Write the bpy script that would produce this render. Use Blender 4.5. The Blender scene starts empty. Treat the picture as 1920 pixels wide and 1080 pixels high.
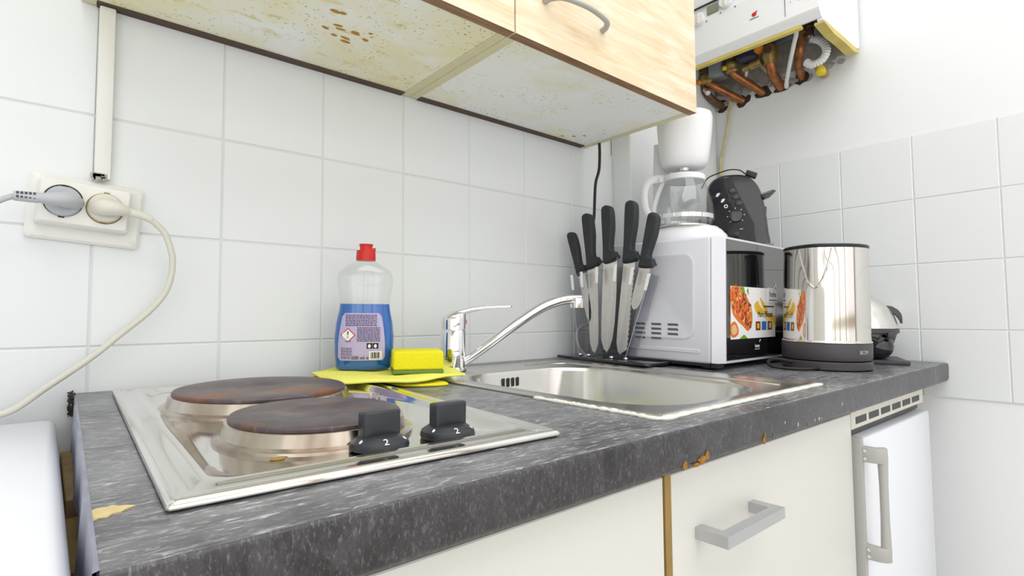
import bpy, bmesh, math, random
from mathutils import Matrix, Vector, Euler
random.seed(7)
SC = bpy.context.scene
COL = SC.collection
PI = math.pi

# ------------------------------------------------------------------ camera
cam_d = bpy.data.cameras.new('camera')
cam_d.sensor_width = 36.0
cam_d.lens = 36.0 * 1019.6 / 1920.0
cam_d.clip_start = 0.02
cam = bpy.data.objects.new('camera', cam_d)
COL.objects.link(cam)
YAW, PITCH, ROLL = 0.7085, 0.0545, -0.0070
_f = Vector((math.sin(YAW) * math.cos(PITCH), math.cos(YAW) * math.cos(PITCH), math.sin(PITCH)))
_r = _f.cross(Vector((0, 0, 1))).normalized()
_u = _r.cross(_f)
_r2 = math.cos(ROLL) * _r + math.sin(ROLL) * _u
_u2 = -math.sin(ROLL) * _r + math.cos(ROLL) * _u
cam.matrix_world = Matrix(((_r2.x, _u2.x, -_f.x, -0.0424), (_r2.y, _u2.y, -_f.y, -0.8794),
                           (_r2.z, _u2.z, -_f.z, 0.9938), (0, 0, 0, 1)))
SC.camera = cam

# ------------------------------------------------------------------ world, lights, exposure
w = bpy.data.worlds.new('world'); SC.world = w; w.use_nodes = True
w.node_tree.nodes['Background'].inputs[0].default_value = (0.9, 0.95, 1, 1)
w.node_tree.nodes['Background'].inputs[1].default_value = 0.6
SC.view_settings.view_transform = 'Standard'
SC.view_settings.look = 'None'
SC.view_settings.gamma = 1.0
SC.view_settings.use_curve_mapping = False
SC.view_settings.exposure = 0.13

def area(name, loc, target, sx, sy, energy, color=(1, 1, 1)):
    d = bpy.data.lights.new(name, 'AREA'); d.shape = 'RECTANGLE'; d.size = sx; d.size_y = sy
    d.energy = energy; d.color = color
    o = bpy.data.objects.new(name, d); COL.objects.link(o)
    o.location = loc
    o.rotation_euler = (Vector(target) - Vector(loc)).to_track_quat('-Z', 'Y').to_euler()
    return o
area('ceiling_light', (0.30, -1.25, 2.55), (0.35, -1.15, 0), 2.0, 1.6, 23, (0.975, 0.985, 1.0))
area('window_daylight', (-0.05, -2.34, 1.15), (-0.05, 0, 1.15), 2.9, 2.1, 22, (0.94, 0.968, 1.0))
area('left_fill', (-1.54, -1.5, 1.0), (0.9, -0.4, 1.0), 1.5, 1.9, 9, (0.95, 0.975, 1.0))  # added fill from the left; that wall has no doorway

# ------------------------------------------------------------------ materials
def c(r, g, b):
    f = lambda v: (v / 255 / 12.92) if v / 255 <= 0.04045 else ((v / 255 + 0.055) / 1.055) ** 2.4
    return (f(r), f(g), f(b), 1.0)
def mat(name, color, rough=0.5, metal=0.0, spec=0.5, coat=0.0, trans=0.0, ior=1.45, bump=0.0, bscale=60, vary=0.0, vscale=8.0, aniso=0.0):
    m = bpy.data.materials.new(name); m.use_nodes = True
    nt = m.node_tree; b = nt.nodes['Principled BSDF']
    b.inputs['Base Color'].default_value = color
    b.inputs['Roughness'].default_value = rough
    b.inputs['Metallic'].default_value = metal
    b.inputs['Specular IOR Level'].default_value = spec
    b.inputs['Coat Weight'].default_value = coat
    b.inputs['Coat Roughness'].default_value = 0.05
    b.inputs['Transmission Weight'].default_value = trans
    b.inputs['IOR'].default_value = ior
    if vary or bump:
        tc = nt.nodes.new('ShaderNodeTexCoord')
        n = nt.nodes.new('ShaderNodeTexNoise'); n.inputs['Scale'].default_value = vscale if vary else bscale
        n.inputs['Detail'].default_value = 5
        nt.links.new(tc.outputs['Object'], n.inputs['Vector'])
        if vary:
            r = nt.nodes.new('ShaderNodeValToRGB')
            k = 1 - vary
            r.color_ramp.elements[0].position = 0.3; r.color_ramp.elements[1].position = 0.7
            r.color_ramp.elements[0].color = (color[0] * k, color[1] * k, color[2] * k, 1)
            r.color_ramp.elements[1].color = color
            nt.links.new(n.outputs['Fac'], r.inputs[0]); nt.links.new(r.outputs[0], b.inputs['Base Color'])
        if bump:
            n2 = nt.nodes.new('ShaderNodeTexNoise'); n2.inputs['Scale'].default_value = bscale
            nt.links.new(tc.outputs['Object'], n2.inputs['Vector'])
            bp = nt.nodes.new('ShaderNodeBump'); bp.inputs['Strength'].default_value = bump; bp.inputs['Distance'].default_value = 0.002
            nt.links.new(n2.outputs['Fac'], bp.inputs['Height']); nt.links.new(bp.outputs[0], b.inputs['Normal'])
    return m
class NT:
    """little node-graph helper"""
    def __init__(s, m):
        s.nt = m.node_tree; s.b = s.nt.nodes['Principled BSDF']
        s.tc = s.nt.nodes.new('ShaderNodeTexCoord')
    def mapping(s, scale=(1, 1, 1), rot=(0, 0, 0), loc=(0, 0, 0), src='Object'):
        n = s.nt.nodes.new('ShaderNodeMapping'); n.inputs['Scale'].default_value = scale
        n.inputs['Rotation'].default_value = rot; n.inputs['Location'].default_value = loc
        s.nt.links.new(s.tc.outputs[src], n.inputs['Vector']); return n.outputs[0]
    def noise(s, vec, scale, detail=4, rough=0.5, dist=0.0):
        n = s.nt.nodes.new('ShaderNodeTexNoise'); n.inputs['Scale'].default_value = scale
        n.inputs['Detail'].default_value = detail; n.inputs['Roughness'].default_value = rough; n.inputs['Distortion'].default_value = dist
        s.nt.links.new(vec, n.inputs['Vector']); return n.outputs['Fac']
    def voronoi(s, vec, scale, rnd=1.0):
        n = s.nt.nodes.new('ShaderNodeTexVoronoi'); n.inputs['Scale'].default_value = scale; n.inputs['Randomness'].default_value = rnd
        s.nt.links.new(vec, n.inputs['Vector']); return n.outputs['Distance']
    def ramp(s, fac, stops):
        n = s.nt.nodes.new('ShaderNodeValToRGB'); e = n.color_ramp.elements
        while len(e) < len(stops): e.new(0.5)
        for i, (p, col) in enumerate(stops): e[i].position = p; e[i].color = col
        s.nt.links.new(fac, n.inputs[0]); return n.outputs[0]
    def mix(s, fac, a, b_, mode='MIX'):
        n = s.nt.nodes.new('ShaderNodeMix'); n.data_type = 'RGBA'; n.blend_type = mode
        for sock, v in ((n.inputs[0], fac), (n.inputs[6], a), (n.inputs[7], b_)):
            if hasattr(v, 'links'): s.nt.links.new(v, sock)
            else: sock.default_value = v
        return n.outputs[2]
    def math(s, op, a, b_=0.0):
        n = s.nt.nodes.new('ShaderNodeMath'); n.operation = op
        for sock, v in ((n.inputs[0], a), (n.inputs[1], b_)):
            if hasattr(v, 'links'): s.nt.links.new(v, sock)
            else: sock.default_value = v
        return n.outputs[0]
    def sep(s, vec):
        n = s.nt.nodes.new('ShaderNodeSeparateXYZ'); s.nt.links.new(vec, n.inputs[0]); return n.outputs
    def color(s, out): s.nt.links.new(out, s.b.inputs['Base Color'])
    def rough(s, out): s.nt.links.new(out, s.b.inputs['Roughness'])
    def bump(s, h, strength=0.3, dist=0.001):
        bp = s.nt.nodes.new('ShaderNodeBump'); bp.inputs['Strength'].default_value = strength; bp.inputs['Distance'].default_value = dist
        s.nt.links.new(h, bp.inputs['Height']); s.nt.links.new(bp.outputs[0], s.b.inputs['Normal'])
BLK = (0, 0, 0, 1); WHT = (1, 1, 1, 1)

def clear_mat(name, tint=(1, 1, 1, 1), gloss=0.12, rough=0.03, base=0.04):
    """thin clear plastic or glass: see-through with a fresnel gloss"""
    m = bpy.data.materials.new(name); m.use_nodes = True; nt = m.node_tree
    for n in list(nt.nodes): nt.nodes.remove(n)
    out = nt.nodes.new('ShaderNodeOutputMaterial'); t = nt.nodes.new('ShaderNodeBsdfTransparent'); t.inputs[0].default_value = tint
    g = nt.nodes.new('ShaderNodeBsdfGlossy'); g.inputs['Roughness'].default_value = rough
    lw = nt.nodes.new('ShaderNodeLayerWeight'); lw.inputs['Blend'].default_value = gloss
    mx = nt.nodes.new('ShaderNodeMixShader')
    ad = nt.nodes.new('ShaderNodeMath'); ad.operation = 'ADD'; ad.use_clamp = True; ad.inputs[1].default_value = base
    pw = nt.nodes.new('ShaderNodeMath'); pw.operation = 'POWER'; pw.inputs[1].default_value = 4.0
    ml = nt.nodes.new('ShaderNodeMath'); ml.operation = 'MULTIPLY'; ml.inputs[1].default_value = gloss
    lw.inputs['Blend'].default_value = 0.5
    nt.links.new(lw.outputs['Facing'], pw.inputs[0]); nt.links.new(pw.outputs[0], ml.inputs[0]); nt.links.new(ml.outputs[0], ad.inputs[0]); nt.links.new(ad.outputs[0], mx.inputs[0])
    nt.links.new(t.outputs[0], mx.inputs[1]); nt.links.new(g.outputs[0], mx.inputs[2]); nt.links.new(mx.outputs[0], out.inputs[0])
    return m

M = {}
M['tile'] = mat('white_glazed_tile', c(231, 234, 235), 0.2, spec=0.4, vary=0.015, vscale=5)
M['grout'] = mat('pale_grout', c(222, 224, 224), 0.8)
M['plaster'] = mat('white_plaster', c(236, 238, 239), 0.7, bump=0.12, bscale=40)
M['plaster_low'] = mat('painted_panel_white', c(230, 229, 224), 0.55)
M['ceiling'] = mat('ceiling_white', c(235, 235, 232), 0.8)
M['floor'] = mat('pale_floor', c(226, 222, 214), 0.5, vary=0.05)
M['room_cream'] = mat('room_wall_cream', c(226, 224, 218), 0.8)
M['added_door'] = mat('brown_added_door', c(120, 80, 50), 0.5)
M['reflection_bars'] = mat('beige_reflection_bars', c(176, 156, 124), 0.5)
M['knob_black'] = mat('blue_black_plastic', c(46, 49, 54), 0.35)
M['white_paint'] = mat('off_white_paint', c(234, 234, 228), 0.5, bump=0.15, bscale=90)
M['cream_front'] = mat('cream_laminate', c(217, 216, 210), 0.35, vary=0.02)
M['edge_brown'] = mat('brown_chipboard_edge', c(158, 128, 72), 0.6, vary=0.2, vscale=40)
M['dark_gap'] = mat('dark_brown_rail', c(92, 74, 64), 0.7, vary=0.25, vscale=30)
M['white_appl'] = mat('white_enamel', c(234, 236, 243), 0.25, spec=0.5)
M['white_plastic'] = mat('white_plastic', c(236, 236, 238), 0.3)
M['cream_plastic'] = mat('aged_cream_plastic', c(220, 217, 205), 0.45)
M['grey_plastic'] = mat('grey_plastic', c(186, 189, 194), 0.45)
M['handle_grey'] = mat('handle_grey_plastic', c(176, 175, 172), 0.4)
M['brushed'] = mat('satin_metal', c(192, 193, 196), 0.36, metal=0.7)
M['black'] = mat('black_plastic', c(38, 38, 42), 0.4)
M['black_soft'] = mat('black_soft_grip', c(44, 45, 49), 0.55, bump=0.08, bscale=200)
M['black_gloss'] = mat('black_gloss', c(30, 28, 36), 0.08, coat=0.6)
M['black_cord'] = mat('black_cord', c(36, 34, 34), 0.5)
M['charcoal'] = mat('charcoal_plastic', c(70, 68, 72), 0.45)
M['chrome'] = mat('chrome', (0.82, 0.82, 0.84, 1), 0.06, metal=1)
M['steel_mirror'] = mat('polished_steel', (0.74, 0.725, 0.69, 1), 0.09, metal=1)
M['steel_white'] = mat('pale_steel', (0.78, 0.77, 0.74, 1), 0.28, metal=1)
M['blade'] = mat('knife_steel', (0.84, 0.80, 0.72, 1), 0.36, metal=1, vary=0.12, vscale=70)
M['red'] = mat('red_plastic', c(206, 40, 32), 0.35)
M['print_black'] = mat('black_print', c(28, 26, 30), 0.6)
M['print_white'] = mat('white_print', c(240, 240, 240), 0.5)
M['print_grey'] = mat('grey_print', c(120, 122, 128), 0.6)
M['microtext'] = mat('small_print', c(84, 74, 104), 0.6)
M['label'] = mat('lilac_label', c(186, 176, 214), 0.45)
M['liquid'] = mat('blue_liquid', c(0, 100, 190), 0.12, spec=0.6)
M['sponge'] = mat('yellow_sponge', c(236, 226, 34), 0.9, bump=0.5, bscale=350)
M['scour'] = mat('green_scourer', c(110, 140, 62), 0.95, bump=0.6, bscale=400)
M['cloth'] = mat('yellow_cloth', c(240, 238, 112), 0.9, bump=0.35, bscale=220)
M['cloth2'] = mat('deep_yellow_cloth', c(232, 222, 44), 0.9, bump=0.35, bscale=220)
M['silicone'] = mat('white_silicone', c(232, 230, 222), 0.5, bump=0.6, bscale=120)
M['mw_grey'] = mat('microwave_paint', c(220, 221, 228), 0.3, spec=0.5)
M['mw_dark'] = mat('vent_dark', c(92, 93, 100), 0.6)
M['door_glass'] = mat('dark_mirror_glass', c(22, 22, 25), 0.04, spec=1.0, ior=2.0)
M['copper'] = mat('tarnished_copper', c(190, 122, 74), 0.35, metal=0.6, vary=0.5, vscale=45)
M['brass'] = mat('tarnished_brass', c(186, 158, 96), 0.38, metal=0.6, vary=0.45, vscale=60)
M['bronze_dark'] = mat('dark_fitting', c(128, 98, 74), 0.42, metal=0.5, vary=0.4, vscale=60)
M['galv'] = mat('galvanised_plate', c(168, 174, 178), 0.4, metal=0.6, vary=0.25, vscale=20)
M['yellowed'] = mat('yellowed_edge', c(222, 202, 110), 0.5, vary=0.25, vscale=18)
M['boiler_shade'] = mat('boiler_white', c(236, 237, 241), 0.3)
M['yellow_cap'] = mat('yellow_cap', c(228, 205, 40), 0.45)
M['orange_cap'] = mat('orange_cap', c(222, 138, 44), 0.45)
M['navy'] = mat('navy_plastic', c(48, 50, 72), 0.4)
M['lcd'] = mat('lcd_grey_green', c(134, 138, 116), 0.25)
M['cord_cream'] = mat('cream_cord', c(216, 214, 202), 0.45)
M['cord_grey'] = mat('grey_cord', c(184, 186, 190), 0.45)
M['cord_yellowed'] = mat('yellowed_cord', c(222, 206, 160), 0.5, vary=0.35, vscale=35)
M['chipped'] = mat('bare_chipboard', c(222, 202, 146), 0.9, vary=0.3, vscale=120, bump=0.5, bscale=200)
M['chip_orange'] = mat('swollen_chipboard', c(176, 128, 52), 0.9, vary=0.55, vscale=200, bump=0.8, bscale=300)
M['rubble'] = mat('broken_plaster', c(196, 190, 180), 0.9, vary=0.35, vscale=40, bump=0.8, bscale=90)
M['band'] = mat('peeling_edge_band', c(140, 142, 158), 0.4, vary=0.3, vscale=30)
M['dark_void'] = mat('gap_dark', c(60, 52, 44), 0.8)
M['raw_wood'] = mat('raw_wood', c(176, 146, 104), 0.8, vary=0.3, vscale=30)
M['bottle_clear'] = clear_mat('clear_bottle_plastic', (0.965, 0.97, 0.97, 1), 0.22, 0.10, 0.07)
M['glass'] = clear_mat('clear_glass', (0.965, 0.97, 0.97, 1), 0.35, 0.03, 0.05)
M['acrylic'] = clear_mat('clear_acrylic', (0.975, 0.975, 0.985, 1), 0.25, 0.03, 0.03)
M['smoke'] = clear_mat('smoked_plastic', (0.36, 0.37, 0.39, 1), 0.2, 0.08, 0.10)
M['acrylic_rim'] = mat('acrylic_cut_edge', c(176, 176, 184), 0.15, spec=0.8)
M['acrylic_glint'] = mat('white_acrylic_glint', c(240, 240, 242), 0.2, spec=0.8)

# worktop: dark slate laminate with pale brush veins
def worktop_mat(name, rot, scale, lo, mid, hi, fleck, amt, fine=210, fs=60, fk=0.7):
    m = mat(name, mid, 0.34, spec=0.6); g = NT(m)
    v = g.mapping(scale, rot)
    n1 = g.noise(v, 8, 8, 0.7, 1.6)
    n2 = g.noise(g.mapping(tuple(q * 1.0 for q in scale), (rot[0], rot[1], rot[2] + 0.06)), fs, 5, 0.65, 0.5)
    n3 = g.noise(g.mapping((1, 1.5, 1)), 5.5, 5, 0.65, 0.6)
    n4 = g.noise(v, fine, 3, 0.6)
    col = g.ramp(n1, [(0.30, lo), (0.50, mid), (0.68, hi)])
    col = g.mix(g.ramp(n3, [(0.38, (0.0, 0, 0, 1)), (0.66, (0.75, 0.75, 0.75, 1))]), col, hi)
    col = g.mix(g.ramp(n2, [(0.54, BLK), (0.68, (fk, fk, fk, 1))]), col, fleck)
    col = g.mix(g.ramp(n2, [(0.30, (0.5, 0.5, 0.5, 1)), (0.44, BLK)]), col, lo)
    f4 = g.math('MULTIPLY', g.ramp(n4, [(0.62 - amt, BLK), (0.72 - amt, WHT)]), g.ramp(n3, [(0.40, (0.15, 0.15, 0.15, 1)), (0.6, (0.8, 0.8, 0.8, 1))]))
    col = g.mix(f4, col, fleck)
    g.color(col)
    g.rough(g.ramp(n1, [(0.3, (0.24, 0.24, 0.24, 1)), (0.7, (0.42, 0.42, 0.42, 1))]))
    g.bump(n4, 0.15, 0.0005)
    return m
M['top'] = worktop_mat('slate_laminate_top_sheen', (0, 0, 0.12), (1.0, 4.2, 2.0), c(44, 44, 48), c(78, 78, 82), c(132, 133, 136), c(206, 207, 211), 0.02)  # grazing sheen of the top painted in as paler laminate
M['top_front_shaded'] = worktop_mat('slate_laminate_front_shaded', (0, 0, 0), (5.5, 2.5, 2.2), c(20, 18, 20), c(38, 35, 39), c(72, 70, 75), c(138, 136, 142), 0.02, 260, 95, 0.42)  # same laminate, the front face's shade painted in as darker tones

# light oak laminate, grain along x
def oak():
    m = mat('light_oak_laminate', c(226, 198, 154), 0.42); g = NT(m)
    v = g.mapping((1.1, 3, 9), (0, 0.16, 0))
    n1 = g.noise(v, 5.5, 7, 0.62, 0.8); n2 = g.noise(g.mapping((3, 6, 70), (0, 0.16, 0)), 3.2, 4, 0.6)
    a = g.ramp(n1, [(0.28, c(220, 194, 156)), (0.48, c(231, 213, 182)), (0.66, c(239, 229, 207)), (0.8, c(234, 219, 190))])
    b = g.ramp(n2, [(0.3, (0.88, 0.84, 0.78, 1)), (0.6, (1, 1, 1, 1))])
    g.color(g.mix(0.75, a, b, 'MULTIPLY')); return m
M['oak'] = oak()
def oak_edge():
    m = mat('brown_edge_strip', c(150, 116, 78), 0.5); g = NT(m)
    n = g.noise(g.mapping((2.5, 40, 40)), 5, 5, 0.6)
    g.color(g.ramp(n, [(0.3, c(116, 84, 54)), (0.55, c(150, 114, 76)), (0.75, c(176, 142, 100))])); return m
M['oak_edge'] = oak_edge()

# stained underside of the wall units (yellow grease bloom, small brown flecks)
def stained(name, amount, seed):
    m = mat(name, c(226, 227, 214), 0.4); g = NT(m)
    v = g.mapping((1, 1.6, 1), loc=(seed, seed * 2, 0))
    big = g.noise(v, 5.0, 5, 0.6, 0.5)
    mid = g.noise(g.mapping((0.8, 1.9, 1), loc=(seed * 3, 0, 0)), 24, 5, 0.65, 0.4)
    col = g.mix(g.ramp(big, [(0.60 - amount * 0.34, BLK), (0.80 - amount * 0.22, (0.8, 0.8, 0.8, 1))]), c(248, 249, 246), c(238, 231, 176))
    col = g.mix(g.ramp(mid, [(0.67 - amount * 0.13, BLK), (0.78 - amount * 0.10, (0.8, 0.8, 0.8, 1))]), col, c(216, 198, 98))
    reg = g.ramp(g.noise(g.mapping((1, 1, 1), loc=(seed, 1, 0)), 9, 2), [(0.47 - amount * .12, (0.0, 0.0, 0.0, 1)), (0.62 - amount * .1, WHT)])
    fl = g.voronoi(g.mapping((1, 1.35, 1), loc=(seed, 0, 0)), 105)
    fl2 = g.math('MULTIPLY', g.ramp(fl, [(0.12, (0.8, 0.8, 0.8, 1)), (0.24, BLK)]), reg)
    col = g.mix(fl2, col, c(168, 150, 70))
    sp = g.voronoi(g.mapping((1, 1.5, 1), loc=(seed * 5, 3, 0)), 34)
    sp2 = g.math('MULTIPLY', g.ramp(sp, [(0.045, WHT), (0.085, BLK)]), reg)
    g.color(g.mix(sp2, col, c(112, 92, 44)))
    return m
M['stain_heavy'] = stained('grease_stained_panel', 0.82, 1.7)
M['stain_light'] = stained('lightly_stained_panel', 0.32, 6.2)
M['stain_edge'] = mat('yellowed_panel_edge', c(222, 216, 176), 0.5, vary=0.08, vscale=30)
M['brown_spot'] = mat('brown_grease_drip', c(176, 124, 22), 0.3)

# burnt iron hob plates: rings and rust bloom around the plate's own centre
def plate_mat(name, seed, rust):
    m = mat(name, c(84, 74, 74), 0.42, metal=0.25); g = NT(m)
    o = g.sep(g.tc.outputs['Object'])
    r = g.math('SQRT', g.math('ADD', g.math('MULTIPLY', o[0], o[0]), g.math('MULTIPLY', o[1], o[1])))
    ring = g.math('SINE', g.math('MULTIPLY', r, 900.0))
    n = g.noise(g.mapping((1, 1, 1), loc=(seed, 0, 0)), 22, 5, 0.6)
    base = g.ramp(n, [(0.3, c(62, 52, 52)), (0.55, c(92, 82, 84)), (0.72, c(120, 106, 104))])
    ru = g.ramp(g.noise(g.mapping((1, 1, 1), loc=(seed * 4, 2, 0)), 14, 3), [(0.56 - rust, BLK), (0.72 - rust, (0.8, 0.8, 0.8, 1))])
    col = g.mix(ru, base, c(134, 82, 44))
    wv = g.noise(g.mapping((2, 5, 1), (0, 0, 0.5), loc=(seed, 5, 0)), 26, 6, 0.7, 1.0)
    col = g.mix(g.ramp(wv, [(0.60, BLK), (0.72, (0.45, 0.45, 0.45, 1))]), col, c(160, 156, 160))
    g.color(col); g.bump(ring, 0.08, 0.0004); return m
M['plate_rear'] = plate_mat('burnt_plate_rusty', 3.0, 0.05)
M['plate_front'] = plate_mat('burnt_plate_dark', 9.0, -0.03)
M['sink'] = mat('sink_steel', (0.66, 0.65, 0.62, 1), 0.25, metal=1)
def spill_ring():
    m = mat('heat_tinted_ring', c(150, 140, 132), 0.2, metal=1); g = NT(m)
    n = g.noise(g.mapping((1, 1, 0.3)), 16, 4)
    g.color(g.ramp(n, [(0.3, c(128, 108, 94)), (0.5, c(186, 176, 164)), (0.7, c(214, 208, 198))])); return m
M['spill'] = spill_ring()

# ------------------------------------------------------------------ mesh helpers
def T(x=0, y=0, z=0): return Matrix.Translation((x, y, z))
def RX(a): return Matrix.Rotation(a, 4, 'X')
def RY(a): return Matrix.Rotation(a, 4, 'Y')
def RZ(a): return Matrix.Rotation(a, 4, 'Z')
def frame(o, xa, ya):
    xa = Vector(xa).normalized(); za = xa.cross(Vector(ya)).normalized(); ya = za.cross(xa)
    return Matrix(((xa.x, ya.x, za.x, o[0]), (xa.y, ya.y, za.y, o[1]), (xa.z, ya.z, za.z, o[2]), (0, 0, 0, 1)))
def align_z(o, d):
    q = Vector(d).to_track_quat('Z', 'Y').to_matrix().to_4x4()
    return Matrix.Translation(o) @ q
def crm(pts, k=8, closed=False):
    P = [Vector(p) for p in pts]; n = len(P); out = []
    for i in range(n if closed else n - 1):
        if closed: a, b, d, e = P[(i - 1) % n], P[i], P[(i + 1) % n], P[(i + 2) % n]
        else:
            b, d = P[i], P[i + 1]; a = P[i - 1] if i else b * 2 - d; e = P[i + 2] if i + 2 < n else d * 2 - b
        for j in range(k):
            t = j / k
            out.append(0.5 * ((2 * b) + (d - a) * t + (2 * a - 5 * b + 4 * d - e) * t * t + (3 * b - a - 3 * d + e) * t ** 3))
    if not closed: out.append(P[-1])
    return out
def rrect(hx, hy, r, n=6, cx=0, cy=0):
    r = min(r, hx - 1e-5, hy - 1e-5); out = []
    for sx, sy, a0 in ((1, 1, 0), (-1, 1, 90), (-1, -1, 180), (1, -1, 270)):
        for k in range(n + 1):
            a = math.radians(a0 + 90 * k / n)
            out.append((cx + sx * (hx - r) + r * math.cos(a), cy + sy * (hy - r) + r * math.sin(a)))
    return out
def lift(loop, z): return [(p[0], p[1], z) for p in loop]
class MB:
    def __init__(s): s.bm = bmesh.new(); s.mi = 0
    def _merge(s, b, Mx=None):
        if Mx is not None: bmesh.ops.transform(b, matrix=Mx, verts=b.verts)
        mp = [s.bm.verts.new(v.co) for v in b.verts]
        b.verts.index_update()
        for f in b.faces:
            try:
                nf = s.bm.faces.new([mp[v.index] for v in f.verts]); nf.material_index = s.mi
            except ValueError: pass
        b.free(); return s
    def box(s, lo, hi, bevel=0.0, seg=2, Mx=None):
        b = bmesh.new(); bmesh.ops.create_cube(b, size=1)
        for v in b.verts:
            v.co = Vector([(lo[i] + hi[i]) / 2 + v.co[i] * (hi[i] - lo[i]) for i in range(3)])
        if bevel: bmesh.ops.bevel(b, geom=b.edges[:], offset=bevel, segments=seg, profile=0.5, affect='EDGES')
        return s._merge(b, Mx)
    def loft(s, loops, cap0=True, cap1=True, Mx=None):
        b = bmesh.new(); L = [[b.verts.new(p) for p in lp] for lp in loops]; n = len(L[0])
        for i in range(len(L) - 1):
            for j in range(n):
                b.faces.new((L[i][j], L[i][(j + 1) % n], L[i + 1][(j + 1) % n], L[i + 1][j]))
        if cap0: b.faces.new(list(reversed(L[0])))
        if cap1: b.faces.new(L[-1])
        bmesh.ops.recalc_face_normals(b, faces=b.faces[:])
        return s._merge(b, Mx)
    def lathe(s, prof, seg=48, Mx=None, sx=1.0, sy=1.0, cap=True):
        loops = [[(max(r, 1e-5) * sx * math.cos(2 * PI * k / seg), max(r, 1e-5) * sy * math.sin(2 * PI * k / seg), z) for k in range(seg)] for r, z in prof]
        return s.loft(loops, cap, cap, Mx)
    def tube(s, pts, r, seg=10, Mx=None, k=8, smooth=True, flat=1.0):
        P = crm(pts, k) if smooth else [Vector(p) for p in pts]
        rr = r if isinstance(r, (list, tuple)) else [r]
        loops = []; up = Vector((0, 0, 1)); prev = None
        for i, p in enumerate(P):
            t = (P[min(i + 1, len(P) - 1)] - P[max(i - 1, 0)]).normalized()
            if prev is None:
                a = t.cross(up)
                if a.length < 1e-3: a = t.cross(Vector((1, 0, 0)))
                a.normalize()
            else: a = (prev - t * prev.dot(t)).normalized()
            prev = a; bb = t.cross(a)
            f = i / max(1, len(P) - 1) * (len(rr) - 1); i0 = int(f); i1 = min(i0 + 1, len(rr) - 1)
            R = rr[i0] + (rr[i1] - rr[i0]) * (f - i0)
            loops.append([p + a * R * math.cos(2 * PI * j / seg) + bb * R * flat * math.sin(2 * PI * j / seg) for j in range(seg)])
        return s.loft(loops, True, True, Mx)
    def prism(s, outline, z0, z1, Mx=None, bevel=0.0):
        if bevel:
            cx = sum(p[0] for p in outline) / len(outline); cy = sum(p[1] for p in outline) / len(outline)
            def ins(o, d):
                n = len(o); out = []
                for i in range(n):
                    a, b, d2 = Vector(o[i - 1]), Vector(o[i]), Vector(o[(i + 1) % n])
                    t = (d2 - a)
                    nrm = Vector((-t.y, t.x)); 
                    if nrm.length < 1e-9: out.append(tuple(b)); continue
                    nrm.normalize()
                    if nrm.dot(Vector((cx, cy)) - b) < 0: nrm = -nrm
                    out.append(tuple(b + nrm * d))
                return out
            i1 = ins(outline, bevel); i2 = ins(outline, bevel * 0.3)
            loops = [lift(i1, z0), lift(i2, z0 + bevel * 0.3), lift(outline, z0 + bevel), lift(outline, z1 - bevel), lift(i2, z1 - bevel * 0.3), lift(i1, z1)]
        else: loops = [lift(outline, z0), lift(outline, z1)]
        return s.loft(loops, True, True, Mx)
    def sphere(s, ctr, r, sc=(1, 1, 1), Mx=None, seg=24):
        b = bmesh.new(); bmesh.ops.create_uvsphere(b, u_segments=seg, v_segments=seg // 2, radius=r)
        for v in b.verts: v.co = Vector((v.co.x * sc[0] + ctr[0], v.co.y * sc[1] + ctr[1], v.co.z * sc[2] + ctr[2]))
        return s._merge(b, Mx)
    def torus(s, R, r, Mx=None, seg=40, rs=8, sx=1, sy=1):
        b = bmesh.new()
        L = [[b.verts.new(((R + r * math.cos(2 * PI * j / rs)) * math.cos(2 * PI * i / seg) * sx, (R + r * math.cos(2 * PI * j / rs)) * math.sin(2 * PI * i / seg) * sy, r * math.sin(2 * PI * j / rs))) for j in range(rs)] for i in range(seg)]
        for i in range(seg):
            for j in range(rs):
                b.faces.new((L[i][j], L[(i + 1) % seg][j], L[(i + 1) % seg][(j + 1) % rs], L[i][(j + 1) % rs]))
        return s._merge(b, Mx)
    def face(s, pts, Mx=None):
        b = bmesh.new(); b.faces.new([b.verts.new(p) for p in pts]); return s._merge(b, Mx)
    def text(s, body, size, Mx=None, sx=1.0, bend=None):
        cu = bpy.data.curves.new('t', 'FONT'); cu.body = body; cu.size = size; cu.align_x = 'CENTER'; cu.align_y = 'CENTER'; cu.extrude = 0.00015
        o = bpy.data.objects.new('t', cu); COL.objects.link(o)
        me = bpy.data.meshes.new_from_object(o.evaluated_get(bpy.context.evaluated_depsgraph_get()))
        bpy.data.objects.remove(o); bpy.data.curves.remove(cu)
        b = bmesh.new(); b.from_mesh(me); bpy.data.meshes.remove(me)
        for v in b.verts: v.co.x *= sx
        if bend:
            for v in b.verts: v.co = bend(v.co)
        return s._merge(b, Mx)
    def build(s, name, m, parent=None, smooth=True, angle=38, kind=None):
        me = bpy.data.meshes.new(name); s.bm.to_mesh(me); s.bm.free()
        for x in (m if isinstance(m, (list, tuple)) else [m]): me.materials.append(x)
        if smooth:
            for p in me.polygons: p.use_smooth = True
            me.set_sharp_from_angle(angle=math.radians(angle))
        o = bpy.data.objects.new(name, me); COL.objects.link(o)
        if parent: o.parent = parent
        if kind: o['kind'] = kind
        return o
def tag(o, label, cat, group=None):
    o['label'] = label; o['category'] = cat
    if group: o['group'] = group
    return o
TILT = math.atan(0.0265)                      # the old worktop leans a little towards the room
def cz(y): return 0.903 + 0.0265 * y
def thing(name, label, cat, loc=(0, 0, 0), rz=0.0, tilt=False, group=None):
    o = bpy.data.objects.new(name, None); COL.objects.link(o); o.empty_display_size = 0.05
    R = (RX(TILT) @ RZ(rz)) if tilt else RZ(rz)
    o.location = loc; o.rotation_euler = R.to_euler()
    return tag(o, label, cat, group)
def on_top(x, y, h=0.0): return (x, y, cz(y) + h)

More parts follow.
